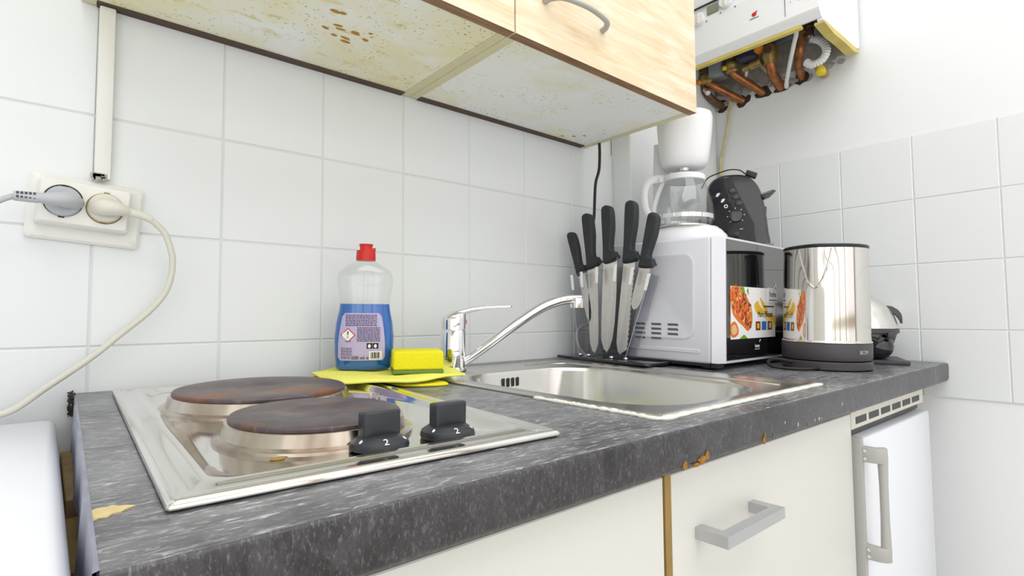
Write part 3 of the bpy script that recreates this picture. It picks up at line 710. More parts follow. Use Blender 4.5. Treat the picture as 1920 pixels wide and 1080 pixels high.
def blob(mb, cx, cy, a, b_, z0, z1, rnd, Mx=None, n=14, rot=0):
    o = [(math.cos(t) * a * rnd.uniform(.6, 1.15), math.sin(t) * b_ * rnd.uniform(.6, 1.15)) for t in [2 * PI * k / n for k in range(n)]]
    mb.prism(o, z0, z1, (Mx or Matrix()) @ T(cx, cy, 0) @ RZ(rot))
mb = MB(); mb.prism([(-.0205, -.500), (-.0175, -.4975), (-.0135, -.4985), (-.011, -.4965), (-.0085, -.5000), (-.0055, -.5005), (-.0010, -.5050), (-.0055, -.5075), (-.0080, -.5115), (-.0120, -.5120), (-.0145, -.5160), (-.0180, -.5150), (-.0208, -.5175)], -.0005, .0006); mb.build('bare_patch', M['chipped'], wt, smooth=False)
rnd = random.Random(31); FW = frame((0, -.5890, 0), (1, 0, 0), (0, 0, 1))
for cx, cy, a, b_ in ((.4215, -.0345, .0045, .005), (.452, -.0345, .009, .0042), (.461, -.0315, .004, .0042), (.441, -.0375, .007, .002), (.585, -.0350, .004, .005), (.586, -.030, .0015, .004)):
    mb = MB(); blob(mb, cx, cy, a, b_, -.001, .0008, rnd, FW, 11); mb.build('edge_chip', M['chip_orange'], wt, smooth=False)
for k in range(16):
    mb = MB(); cx = .60 + rnd.uniform(0, .24); blob(mb, cx, rnd.uniform(-.036, -.020), rnd.uniform(.0005, .0012), rnd.uniform(.001, .0035), -.0005, .0005, rnd, FW, 7)
    mb.build('edge_nick', M['print_grey'] if k % 3 else M['silicone'], wt, smooth=False)
# debris in the gap by the wall
mb = MB()
for k in range(170):
    p = (rnd.uniform(-.0185, -.0125), rnd.uniform(-.030, -.003), rnd.uniform(-.025, .003)); s_ = rnd.uniform(.0003, .0012)
    mb.box((p[0] - s_, p[1] - s_, p[2] - s_), (p[0] + s_, p[1] + s_, p[2] + s_))
mb.build('grime', M['dark_void'], wt, smooth=False, kind='stuff')

# ------------------------------------------------------------------ hob
hb = thing('electric_hob', 'built-in stainless steel two-plate electric hob on the worktop', 'hob', on_top(.1645, -.287), math.radians(-1.5), True)
H = MB(); hx, hy = .148, .2475
MB().loft([lift(rrect(hx - .002, hy - .002, .003), .0002), lift(rrect(hx - .002, hy - .002, .003), .0014)]).build('shadow_sheet', M['black'], hb)  # black sheet drawn in place of the shadow gap under the hob
H.loft([lift(rrect(hx - d_, hy - d_, r_), z_) for d_, z_, r_ in ((0, .0016, .003), (0, .0030, .003), (.0008, .0050, .003), (.003, .0063, .003), (.0055, .0062, .003), (.0085, .0050, .004), (.0150, .0050, .008), (.019, .0066, .012), (.0225, .0076, .016), (.0265, .0068, .020), (.032, .0032, .023), (.038, .0022, .024))], True, True)
H.build('deck', M['steel_mirror'], hb)
def hot_plate(cx, cy, R, m):
    e = MB(); e.lathe([(R + .0105, .0022), (R + .010, .0045), (R + .006, .006), (R + .0045, .0065), (R + .0015, .0162), (R - .0005, .0172), (R - .004, .0165)], 72, T(cx, cy, 0), cap=False)
    rg = e.build('spill_ring', M['spill'], hb)
    e = MB(); e.lathe([(R - .001, .0), (R - .001, .0062), (R - .0022, .0076), (R - .006, .0082), (.030, .0074), (.026, .0060), (.001, .0058)], 72)
    q = e.build('plate', m, hb); q.location = (cx, cy, .0130)
    return rg
hot_plate(-.0185, .0655, .090, M['plate_rear']); hot_plate(-.0185, -.1110, .0725, M['plate_front'])
for kx in (.0004, .0638):
    base = MB(); base.lathe([(.0232, .0032), (.0236, .005), (.0225, .0085), (.0165, .0125), (.014, .0135)], 40, T(kx, -.1945, 0))
    kb = base.build('knob', M['knob_black'], hb)
    g = MB(); g.box((-.0158, -.006, .011), (.0158, .006, .0318), .002, 3, T(kx, -.1945, 0) @ RZ(.05)); g.build('knob_grip', M['knob_black'], kb)
    mk = MB()
    def on_skirt(ang, s_):
        ca_, sa_ = math.cos(ang), math.sin(ang); o = Vector((kx + .0200 * ca_, -.1945 + .0200 * sa_, .0105))
        out = Vector((ca_, sa_, 0)); slope = Vector((-ca_ * .85, -sa_ * .85, .55)).normalized()
        return frame(o, (-sa_, ca_, 0), slope)
    mk.text('2', .0085, on_skirt(-1.75, 1) @ T(0, 0, .0002))
    for an in (-2.75, -.75): mk.lathe([(.0011, 0), (.0011, .0004)], 10, on_skirt(an, 1), sy=1.6)
    mk.build('knob_marking', M['print_white'], kb, smooth=False)
mb = MB(); mb.lathe([(.0052, .0024), (.0052, .0032), (.0035, .0034)], 20, T(-.072, -.181, 0), sx=1, sy=.7); mb.build('indicator_lens', M['edge_brown'], hb)

# ------------------------------------------------------------------ sink
SX0, SY0 = .440, -.549
def SK(u, v, z=0): return (SX0 + u - .078 * v, SY0 + v, z)
sk = thing('sink', 'inset stainless steel kitchen sink set into the dark worktop', 'sink', (0, 0, .903), 0, True)
def sl(hu, hv, r, z, cu=.2065, cv_=.240, n=8): return [SK(u, v, z) for u, v in rrect(hu, hv, r, n, cu, cv_)]
BU, BV = .1795, .2125
mb = MB()
mb.loft([sl(.2065, .240, .004, .0006), sl(.2065, .240, .004, .0022), sl(.2045, .238, .005, .0036), sl(.196, .2295, .008, .0036), sl(.192, .2255, .012, .0022), sl(.150, .192, .09, .0022, BU, BV),
         sl(.1455, .1875, .088, .0010, BU, BV), sl(.1425, .1845, .086, -.004, BU, BV), sl(.138, .180, .080, -.10, BU, BV), sl(.128, .170, .072, -.138, BU, BV), sl(.10, .14, .06, -.148, BU, BV), sl(.03, .03, .029, -.152, BU, BV)], False, False)
mb.build('basin', M['sink'], sk, angle=30)
mb = MB(); mb.lathe([(.045, .002), (.040, .004), (.026, .001), (.024, -.012)], 36, T(*SK(BU, BV, -.1515))); mb.build('drain', M['chrome'], sk)
mb = MB()
for du in (-.018, -.009, .0, .009):      # overflow slots in the back wall of the bowl
    p = SK(BU - .008 + du * 1.2, BV + .1828, -.017); mb.box((p[0] - .0024, p[1] - .002, p[2] - .0075), (p[0] + .0024, p[1] + .003, p[2] + .0075), .001, 1)
mb.build('overflow_slots', M['black'], sk)
# raised drain ridge beside the bowl
mb = MB(); mb.tube([SK(.350, .030, .0022), SK(.352, .10, .003), SK(.352, .25, .003), SK(.345, .40, .003), SK(.325, .435, .0028), SK(.25, .445, .0022)], .004, 10, flat=.5); mb.build('ridge', M['sink'], sk)
# white sealant along the front and lower left edge
mb = MB(); rnd = random.Random(12)
pts = [SK(-.003, .17), SK(-.003, .13), SK(-.003, .10), SK(-.003, .06), SK(-.003, .03), SK(-.002, -.002), SK(.05, -.003), SK(.12, -.003), SK(.2, -.003), SK(.3, -.003), SK(.416, -.003)]
P = crm(pts, 9)
mb.tube([(p.x, p.y, .0012) for p in P], [rnd.uniform(.003, .0058) for _ in P], 8, smooth=False, flat=.55); mb.build('sealant', M['silicone'], sk, angle=80)
# ------------------------------------------------------------------ tap
tp = thing('mixer_tap', 'chrome single-lever mixer tap with slanted swivel spout at the sink corner', 'tap', on_top(.496, -.092, .0034), 0, True)
MB().lathe([(.024, 0), (.024, .003), (.0215, .006), (.0215, .022), (.021, .0225), (.021, .024), (.0215, .0245), (.0215, .069), (.0205, .0705)], 40).build('body', M['chrome'], tp)
da = math.radians(-26)
F2 = RZ(da)
lv = MB()
lv.loft([[(x, y, z) for x, y in rrect(hx_, hy_, r_, 5, cx_, 0)] for hx_, hy_, r_, cx_, z in ((.0215, .0215, .021, 0, .0712), (.0215, .0215, .021, 0, .086), (.021, .0205, .02, .001, .093), (.017, .017, .016, .005, .0985), (.010, .011, .009, .009, .102))], True, True, F2)
lv.loft([[(x, y_, z + dz) for y_, dz in rrect(wy, tz, tz * .9, 4)] for x, z, wy, tz in ((-.006, .0935, .015, .006), (.012, .0995, .0135, .0055), (.030, .1045, .0085, .0042), (.055, .1085, .0068, .003), (.085, .1105, .0066, .0025), (.101, .1110, .0068, .0025), (.104, .1110, .004, .0015))], True, True, F2)
lvo = lv.build('lever', M['chrome'], tp)
MB().sphere((.0212, 0, .0835), .0042, (.5, 1, 1.3), F2).build('hot_mark', M['red'], lvo)
sp = MB(); s0 = Vector((.0155, 0, .008)); 
def spp(l, z): return F2 @ Vector((l, 0, z))
sp.tube([spp(.012, .009), spp(.05, .035), spp(.11, .078), spp(.155, .107), spp(.185, .120), spp(.21, .1255), spp(.2345, .1265)], [.0088, .0096, .0105, .011, .011, .0105, .0105], 18, flat=.85)
spo = sp.build('spout', M['chrome'], tp)
ae = MB(); ae.lathe([(.0125, .0), (.0125, .018), (.0105, .020)], 24, T(*spp(.229, .110)) ); ae.build('aerator', M['chrome'], spo)

# ------------------------------------------------------------------ cloths, sponge, bottle
def cloth(name, label, outline, z0, th, amp, m, seed, droop=None):
    cx = sum(p[0] for p in outline) / len(outline); cy = sum(p[1] for p in outline) / len(outline)
    P = [Vector((p.x - cx, p.y - cy)) for p in crm([(a, b, 0) for a, b in outline], 6, True)]
    o = thing(name, label, 'cloth', on_top(cx, cy), 0, True)
    rnd = random.Random(seed); ph = rnd.uniform(0, 6)
    wv = lambda x, y: amp * (math.sin(x * 70 + ph) + math.sin(y * 90 + x * 40 + ph))
    loops = []
    for s_, dz in ((.55, 0), (1.0, 0), (1.012, th * .5), (.995, th), (.8, th), (.5, th), (.2, th)):
        loops.append([(p.x * s_, p.y * s_, z0 + dz + amp * 2 + wv(p.x * s_, p.y * s_) * (1 if dz or s_ == 1 else 1)) for p in P])
    mb = MB(); mb.loft(loops, True, True); mb.build('fabric', m, o, angle=60); return o
cloth('dishcloth', 'pale yellow sponge cloth spread under the bottle and sponge', [(.272, -.050), (.266, -.062), (.262, -.120), (.258, -.160), (.264, -.170), (.300, -.196), (.345, -.214), (.400, -.208), (.438, -.202), (.446, -.195), (.466, -.140), (.478, -.085), (.470, -.075), (.40, -.030), (.33, -.018)], .0070, .0036, .0010, M['cloth'], 2)
cloth('dishcloth', 'deeper yellow cloth poking out underneath the pale sponge cloth', [(.330, -.090), (.333, -.175), (.345, -.205), (.385, -.222), (.402, -.212), (.398, -.12), (.388, -.05)], .0006, .003, .0004, M['cloth2'], 5)
sg = thing('sponge', 'yellow washing-up sponge with green scourer lying on the cloth', 'sponge', on_top(.390, -.150, .0135), math.radians(-25), True)
MB().box((-.037, -.030, .006), (.037, .030, .0335), .0035, 3).build('foam', M['sponge'], sg)
MB().box((-.0372, -.0302, .0002), (.0372, .0302, .0062), .002, 2).build('scourer', M['scour'], sg)

bo = thing('dish_soap_bottle', 'clear dish soap bottle with red cap, blue liquid and lilac back label', 'bottle', on_top(.337, -.080, .0135), math.radians(-25), True)
BP = [(0, .041, .022), (.004, .0445, .0245), (.03, .0472, .0265), (.055, .0478, .027), (.08, .0455, .026), (.100, .0415, .0245), (.112, .0402, .0238), (.125, .0408, .024), (.142, .0438, .025), (.155, .0446, .025), (.165, .042, .0238), (.173, .034, .021), (.180, .023, .0175), (.185, .0155, .0142), (.189, .0135, .0135)]
BP = [(z * .915, a * .955, b * .93) for z, a, b in BP]
def bl_at(z):
    for i in range(len(BP) - 1):
        if BP[i][0] <= z <= BP[i + 1][0]:
            f = (z - BP[i][0]) / (BP[i + 1][0] - BP[i][0]); f = f * f * (3 - 2 * f) if False else f
            return BP[i][1] + (BP[i + 1][1] - BP[i][1]) * f, BP[i][2] + (BP[i + 1][2] - BP[i][2]) * f
    return BP[-1][1:]
def sup(a, b_, n=48, e=2.3):
    out = []
    for k in range(n):
        t_ = 2 * PI * k / n; cc, ss = math.cos(t_), math.sin(t_)
        out.append((a * math.copysign(abs(cc) ** (2 / e), cc), b_ * math.copysign(abs(ss) ** (2 / e), ss)))
    return out
zz = [q * .915 for q in [0, .0015, .004, .01, .02, .03, .04, .055, .07, .08, .09, .1, .106, .112, .118, .125, .133, .142, .149, .155, .160, .165, .169, .173, .1765, .180, .1825, .185, .189]]
LIQ = .112 * .915
MB().loft([lift(sup(*[q - (.002 if z < .002 else 0) for q in bl_at(z)]), z) for z in zz], True, True).build('bottle_body', M['bottle_clear'], bo, angle=60)
MB().loft([lift(sup(*[q - .0012 - (.002 if z < .003 else 0) for q in bl_at(z)]), max(z, .0012)) for z in zz if z <= LIQ + .0001], True, True).build('liquid', M['liquid'], bo, angle=60)
def bsurf(x, z, off=.0007):
    a, b_ = bl_at(z); u = max(0.0, 1 - min(1, abs(x) / a) ** 2.3)
    return (x, -b_ * u ** (1 / 2.3) - off, z)
mb = MB(); NX, NZ = 14, 14
zl0, zl1 = .0165, .0885
def lab_half(z):
    return .0345 - .0065 * max(0, (z - .041) / .047) ** 1.5 - (.003 if z > .0875 or z < .0175 else 0)
grid = [[bsurf(-lab_half(zl0 + (zl1 - zl0) * j / NZ) + 2 * lab_half(zl0 + (zl1 - zl0) * j / NZ) * i / NX - .004, zl0 + (zl1 - zl0) * j / NZ) for i in range(NX + 1)] for j in range(NZ + 1)]
for j in range(NZ):
    for i in range(NX): mb.face((grid[j][i], grid[j][i + 1], grid[j + 1][i + 1], grid[j + 1][i]))
lb = mb.build('label_sticker', M['label'], bo)
def strip(mb, x0, x1, z0, z1, off=.0011):
    n = max(1, int((x1 - x0) / .006))
    for k in range(n):
        a, b_ = x0 + (x1 - x0) * k / n, x0 + (x1 - x0) * (k + 1) / n
        mb.face((bsurf(a, z0, off), bsurf(b_, z0, off), bsurf(b_, z1, off), bsurf(a, z1, off)))
mb = MB(); rnd = random.Random(9)
def para(x0, x1, z, n, step, h):
    for k in range(n):
        x = x0
        while x < x1:
            wd = rnd.uniform(.0015, .0045)
            strip(mb, x, min(x1, x + wd), z - k * step, z - k * step + h, .0010); x += wd + .0008
para(-.028, .018, .0845, 7, .0026, .0015); para(-.011, .023, .0655, 9, .0025, .0015); para(-.034, -.018, .0345, 5, .0025, .0012); para(-.034, -.020, .0215, 2, .0022, .0012); para(-.028, -.020, .0455, 1, .002, .001)
mb.build('small_print', M['microtext'], lb, smooth=False)
def bend_label(x0, z0, off=.0012):
    def f(v): p = bsurf(x0 + v.x, z0 + v.y, off); return Vector((p[0], p[1] - v.z, p[2]))
    return f
mb = MB(); mb.text('500 ml \u212e', .0072, bend=bend_label(-.006, .0205)); mb.build('label_lettering', M['print_black'], lb, smooth=False)
MB().text('!', .0145, bend=bend_label(-.0245, .0555, .0017)).build('hazard_mark', M['print_black'], lb, smooth=False)
mb = MB()
for k, x in enumerate((.0075, .0165)): strip(mb, x - .0042, x + .0042, .0345, .0430, .0010)
mb.build('recycling_mark', M['print_black'], lb, smooth=False); mb = MB()
for x0, wd in ((.0095, .0008), (.0112, .0014), (.0133, .0006), (.0147, .0017), (.0171, .0008), (.0186, .0005), (.0198, .0016), (.0221, .0007)): strip(mb, x0, x0 + wd, .0195, .0290, .0013)
mb.build('barcode', M['print_black'], lb, smooth=False)
mb = MB(); strip(mb, .0070, .0262, .0178, .0305, .0010)
for x in (.0072, .0162):
    mb.face([bsurf(x + .0022 * math.cos(t_), .0385 + .003 * math.sin(t_), .0014) for t_ in [2 * PI * k / 10 for k in range(10)]])
def dia(r, off): mb.face([bsurf(-.0245 + a, .0550 + b_, off) for a, b_ in ((0, -r), (r, 0), (0, r), (-r, 0))])
mb.build('barcode_panel', M['print_white'], lb, smooth=False)
mb = MB(); dia(.0092, .0014); mb.build('hazard_panel', M['print_white'], lb, smooth=False)
mb = MB(); dia(.0112, .0011); mb.build('hazard_diamond', M['red'], lb, smooth=False)
CZ = T(0, 0, -.0163) @ Matrix.Diagonal((.95, .95, 1, 1))
mb = MB(); mb.lathe([(.0155, .1865), (.0158, .190), (.0152, .2005), (.0148, .2025), (.0105, .203), (.0100, .2045), (.0100, .2085), (.0112, .2105), (.0112, .2125), (.004, .2132)], 36, CZ)
mb.prism([(.002, -.006), (.0155, -.006), (.0155, .006), (.002, .006)], .2025, .2065, CZ); mb.build('cap', M['red'], bo)

# ------------------------------------------------------------------ knife stand and knives
KX = .858
ks = thing('knife_stand', 'clear acrylic fan-shaped knife stand on a black base plate', 'knife block', on_top(KX, -.145, .0012), 0, True)
KL = lambda y, z: (y + .145, z - cz(-.145) - .0012)
MB().prism(rrect(.040, .122, .012, 5, -.004, 0), 0.003, .0085, None, .0015).build('base_plate', M['black_gloss'], ks)
fan = [(-.0705, .912), (-.0455, 1.082), (-.098, 1.094), (-.145, 1.100), (-.196, 1.096), (-.2545, 1.076), (-.1945, .912)]
for sx in (-.017, .017):
    Fm = frame((sx, 0, 0), (0, 1, 0), (0, 0, 1))
    mb = MB(); mb.prism([KL(*p) for p in fan], -.0013, .0013, Fm)
    for f in mb.bm.faces:
        f.normal_update()
        if abs(f.normal.x) < .5: f.material_index = 1
    mb.build('acrylic_panel', [M['acrylic'], M['acrylic_rim']], ks, smooth=False)
Fm = frame((0, 0, 0), (0, 1, 0), (0, 0, 1))
for (yt, zt), (yb3, zb3) in ((((-.048), 1.082), (-.072, .912)), ((-.0765, 1.088), (-.088, .912)), ((-.120, 1.096), (-.119, .912)), ((-.170, 1.098), (-.150, .912)), ((-.2125, 1.090), (-.1745, .912)), ((-.2520, 1.077), (-.197, .912))):
    a, b_ = KL(yt, zt), KL(yb3, zb3); dv = (Vector(b_) - Vector(a)).normalized()
    o = [(a[0] - .0012, a[1]), (a[0] + .0012, a[1]), (b_[0] + .0012, b_[1]), (b_[0] - .0012, b_[1])]
    MB().prism(o, -.0155, .0155, Fm).build('divider', M['acrylic'], ks, smooth=False)
    e = Vector(a) + dv * .031
    o = [(a[0] - .0032, a[1] + .003), (a[0] + .0032, a[1] + .003), (e.x + .0028, e.y), (e.x - .0028, e.y)]
    MB().prism(o, -.0195, -.0160, Fm, .0006).build('slot_tab', M['acrylic_glint'], ks, smooth=False)  # clear tab on the divider; its white reflection is painted in as colour
mb = MB()
for yy in (-.0745, -.098, -.160, -.196): mb.sphere((-.017, yy + .145, .011), .0045, (1, 1, .8))
mb.build('stud', M['chrome'], ks)
def knife(label, Tp, Bp, Pp, wh, wb, kind):
    """Tp butt of handle, Bp bolster, Pp blade tip - (y, z) in the stand's plane"""
    t = thing('kitchen_knife', label, 'knife', (KX, Pp[0], Pp[1]), 0, False, 'kitchen knives in the acrylic stand')
    A, B, E = Vector((Tp[0] - Pp[0], Tp[1] - Pp[1])), Vector((Bp[0] - Pp[0], Bp[1] - Pp[1])), Vector((0, 0))
    F_ = frame((0, 0, 0), (0, 1, 0), (0, 0, 1))          # local x -> world y, local y -> world z
    ax = (B - A).normalized(); L1 = (B - A).length; nr = Vector((-ax.y, ax.x))
    if nr.x > 0: nr = -nr                                  # edge side: towards -y
    def pt(s_, w_): return tuple(A + ax * s_ * L1 + nr * w_ * wh)
    ho = [pt(0, -.30), pt(-.015, -.05), pt(.01, .25), pt(.06, .47), pt(.2, .56), pt(.42, .55), pt(.62, .42), pt(.78, .34), pt(.9, .46), pt(.965, .66), pt(1.0, .70), pt(1.03, .5), pt(1.055, -.1), pt(1.05, -.42), pt(.95, -.46), pt(.7, -.44), pt(.4, -.46), pt(.15, -.47), pt(.04, -.44)]
    ho = [(p.x, p.y) for p in crm([(a, b_, 0) for a, b_ in ho], 3, True)]
    MB().prism(ho, -.0085, .0085, F_, .0048).build('handle', M['black_soft'], t, angle=50)
    bx = (E - B).normalized(); L2 = (E - B).length; nb = Vector((-bx.y, bx.x))
    if nb.x > 0: nb = -nb
    def bp(s_, w_): return tuple(B + bx * s_ * L2 + nb * w_ * wb)
    sp_ = [bp(-.03, -.42), bp(.35, -.44), bp(.7, -.44), bp(.88, -.40), bp(.97, -.22), bp(1.0, .0)]
    ed = [bp(.95, .20), bp(.85, .38), bp(.68, .50), bp(.4, .56), bp(.1, .56), bp(-.03, .56)]
    if kind == 'slicer': ed = [bp(.97, .18), bp(.9, .38), bp(.75, .46), bp(.4, .50), bp(-.03, .50)]
    if kind == 'bread':
        ed = []; n_ = 34
        for k in range(n_): ed.append(bp(.955 - k / n_ * .90, .5 + (.05 if k % 2 else -.02) - (.16 if k == 0 else 0)))
        ed.append(bp(-.03, .5))
    MB().prism(sp_ + ed, -.0009, .0009, F_).build('blade', M['blade'], t, smooth=False)
    return t
knife('small black-handled paring knife at the stand\'s left end, nearest the wall', (-.0361, 1.1851), (-.0651, 1.0925), (-.0900, .985), .022, .020, 'chef')
knife('black-handled slicing knife second from the left in the acrylic stand', (-.0849, 1.2206), (-.0985, 1.1050), (-.1005, .9165), .027, .029, 'slicer')
knife('broad-bladed black-handled chef\'s knife in the middle of the acrylic stand', (-.1421, 1.2293), (-.1454, 1.1130), (-.1345, .9200), .028, .038, 'chef')
knife('serrated black-handled bread knife, second from the microwave\'s front', (-.2059, 1.2290), (-.1965, 1.1090), (-.1695, .9165), .028, .030, 'bread')
knife('short black-handled utility knife at the stand\'s right end', (-.2601, 1.1960), (-.2345, 1.0950), (-.2065, 1.0080), .026, .026, 'chef')

# ------------------------------------------------------------------ microwave
MWX, MWY = 1.084, -.225
mw = thing('microwave', 'small grey microwave with dark mirror door and food sticker', 'microwave', on_top(MWX, MWY), math.radians(1.6), True)
x0, x1, yf, yk, h0, h1 = -.195, .195, -.1195, .135, .0115, .2495
MB().box((x0, yf, h0), (x1, yk, h1), .005, 3).build('body', M['mw_grey'], mw)
Fs = frame((x0, 0, 0), (0, -1, 0), (0, 0, 1))      # left side: local x towards the front
mb = MB(); mb.loft([lift(rrect(.082, .083, .022, 6, .005, .138), 0), lift(rrect(.082, .083, .022, 6, .005, .138), .0012), lift(rrect(.0795, .0805, .020, 6, .005, .138), .0020), lift(rrect(.077, .078, .019, 6, .005, .138), .0012)], True, True, Fs)
mb.box((-.105, .030, 0), (.098, .0375, .0015), .0007, 1, Fs)
sd = mb.build('side_pressing', M['mw_grey'], mw)
mb = MB()
for r_ in range(4):
    for k in range(4):
        if r_ == 3 and k == 3: continue
        a = -.082 + k * .0375; z_ = .0845 - r_ * .0092; mb.prism([(a, z_), (a + .022, z_), (a + .024, z_ - .0042), (a + .001, z_ - .0042)], .0010, .0016, Fs)
mb.build('vent_slots', M['mw_dark'], sd, smooth=False)
for fx in (-.165, .165):
    for fy in (-.10, .11): MB().lathe([(.013, 0), (.015, .002), (.015, .0118)], 20, T(fx, fy, 0)).build('foot', M['black'], mw)
MB().box((x0 + .003, yf + .002, .0065), (x1 - .003, yk - .002, h0 + .0005)).build('underside', M['black'], mw, smooth=False)
# door: a shallow frame with splayed left side and a dark mirror panel
dr = MB()
o = [(x0 + .001, yf - .0015), (x0 + .0265, yf - .0165), (x1 - .012, yf - .0165), (x1, yf - .0015)]
dr.prism(o, h0 + .001, h1, None)
dro = dr.build('door', M['mw_grey'], mw, smooth=False)
MB().box((x0 + .028, yf - .0176, h0 + .006), (x1 - .012, yf - .0166, h1 - .004)).build('glass_panel', M['door_glass'], dro, smooth=False)
MB().box((x0 + .0015, yf - .0012, h0 - .006), (x0 + .026, yf - .012, h0 + .001), .001, 1).build('hinge', M['black'], dro)
Fd = frame((0, yf - .0176, 0), (1, 0, 0), (0, 0, 1))
# food sticker: rectangle x -.150 .. .045 , z .058 .. .152
st = MB(); sx0, sx1, sz0, sz1 = -.152, .048, .0565, .1575
st.box((sx0, sz0, 0), (sx1, sz1, .0004), 0, 1, Fd)
sto = st.build('sticker', M['print_white'], dro, smooth=False)
FOOD = {'red': mat('tomato_red', c(196, 62, 34), .45), 'or': mat('roast_orange', c(222, 120, 48), .45), 'br': mat('roast_brown', c(120, 52, 28), .45), 'gr': mat('herb_green', c(110, 160, 40), .5), 'cr': mat('garlic_cream', c(226, 190, 130), .5), 'ye': mat('banner_yellow', c(234, 184, 40), .5), 'yl': mat('banner_pale_yellow', c(244, 216, 120), .5), 'bl': mat('icon_blue', c(40, 110, 190), .5), 'dk': mat('icon_brown', c(122, 50, 42), .5)}
def shape(o, m, name, lvl):
    q = MB(); q.prism(o, 0, .0004 + lvl * .00008, Fd); return q.build(name, m, sto, smooth=False)
def smooth2(o, k=4): return [(p.x, p.y) for p in crm([(a, b_, 0) for a, b_ in o], k, True)]
roast = smooth2([(-.1505, .155), (-.110, .1555), (-.085, .138), (-.064, .115), (-.062, .085), (-.080, .071), (-.100, .080), (-.128, .093), (-.148, .112)])
shape(roast, FOOD['or'], 'food_picture', 1)
rnd = random.Random(6); q = {k: MB() for k in FOOD}
for k in range(170):
    cx, cy = rnd.uniform(-.146, -.068), rnd.uniform(.076, .153)
    if (cy - .155) < -1.45 * (cx + .150) * .0 + (-.95 * max(0, cx * -1 - .075)) - .0 and False: continue
    if cy < .112 - (cx + .148) * .45: continue
    if cy > .157 - max(0, cx + .105) * 1.0: continue
    m_ = rnd.choice(['red', 'br', 'or', 'cr', 'br', 'br', 'or', 'gr' if cy > .145 else 'red'])
    o = [(cx + math.cos(t_) * rnd.uniform(.0012, .0052), cy + math.sin(t_) * rnd.uniform(.0012, .0052)) for t_ in [2 * PI * j / 7 for j in range(7)]]
    q[m_].prism(o, 0, .0005 + k * .000003, Fd)
o = smooth2([(-.1515, .085), (-.135, .090), (-.122, .078), (-.122, .066), (-.138, .060), (-.1515, .064)]); q['or'].prism(o, 0, .0006, Fd)
o = smooth2([(-.148, .080), (-.136, .084), (-.128, .076), (-.129, .069), (-.138, .065), (-.148, .068)]); q['cr'].prism(o, 0, .0008, Fd)
for o in ([(-.112, .157), (-.098, .157), (-.092, .143), (-.104, .146)], [(-.118, .0568), (-.098, .0645), (-.082, .0568)], [(-.086, .150), (-.079, .156), (-.077, .142)]): q['gr'].prism(o, 0, .0010, Fd)
q['ye'].prism(smooth2([(-.052, .122), (-.036, .131), (-.026, .121), (.004, .108), (.046, .101), (.0478, .082), (.030, .088), (.006, .101), (-.018, .105), (-.04, .105)]), 0, .0005, Fd)
q['ye'].prism(smooth2([(-.026, .138), (-.010, .130), (.010, .114), (.006, .108), (-.014, .120)]), 0, .00052, Fd)
q['yl'].prism(smooth2([(-.006, .098), (.02, .0955), (.047, .083), (.0478, .076), (.025, .084)]), 0, .0006, Fd)
for i, (a, m_) in enumerate(((-.046, 'dk'), (-.018, 'bl'), (.010, 'dk'))): MB().box((a, .0715, 0), (a + .022, .0895, .0006), 0, 1, Fd).build('pictogram', FOOD[m_], sto, smooth=False)
for i, a in enumerate((-.040, .017)): q['ye' if i == 0 else 'cr'].box((a, .0755, 0), (a + .010, .0855, .0008), 0, 1, Fd)
for k_, name in (('red', 'food_picture'), ('or', 'food_picture'), ('br', 'food_picture'), ('cr', 'food_picture'), ('gr', 'herb_leaves'), ('ye', 'yellow_banner'), ('yl', 'yellow_banner')):
    q[k_].build(name, FOOD[k_], sto, smooth=False)
mb = MB(); mb.text('More Efficient', .0172, Fd @ T(-.001, .1035, .0008), sx=.72)
for k in range(12): mb.box((-.008 + k * .0042, .1185, .0006), (-.008 + k * .0042 + .003, .1215, .0009), 0, 1, Fd)
mb.build('sticker_lettering', M['print_black'], sto, smooth=False)
house = [(.012, .128), (.058, .128), (.058, .154), (.0625, .154), (.051, .170), (.040, .159), (.012, .159)]
mb = MB(); mb.prism(house, .0004, .0013, Fd); ho_ = mb.build('house_tag', M['print_white'], dro, smooth=False)
mb = MB(); mb.text('home', .0175, Fd @ T(.0345, .1455, .0014), sx=.82); mb.box((.016, .1325, .0013), (.055, .1342, .0015), 0, 1, Fd); mb.build('house_tag_lettering', M['print_black'], ho_, smooth=False)
mb = MB(); mb.prism([(.050, .163), (.056, .1555), (.053, .1555), (.0495, .1600), (.0445, .1565), (.0425, .1565)], .0012, .0015, Fd); mb.build('house_tag_roof', M['red'], ho_, smooth=False)
mb = MB(); mb.text('home', .0105, Fd @ T(-.038, .0405, .0002), sx=.85); mb.prism([(-.028, .0475), (-.022, .0525), (-.0235, .0535), (-.029, .0495)], 0, .0003, Fd); mb.box((-.049, .0335, 0), (-.027, .0345, .0003), 0, 1, Fd)
mb.build('door_logo', M['print_white'], dro, smooth=False)
o = MB().tube([(.93, -.060, .93), (.905, -.052, .972), (.885, -.046, .975), (.870, -.040, .960), (.868, -.044, .935), (.872, -.060, .912), (.880, -.085, .9055), (.895, -.085, .9050)], .0036, 10).build('cable', M['cord_grey'])
tag(o, 'grey cable looping out behind the microwave next to the knife stand', 'cable')

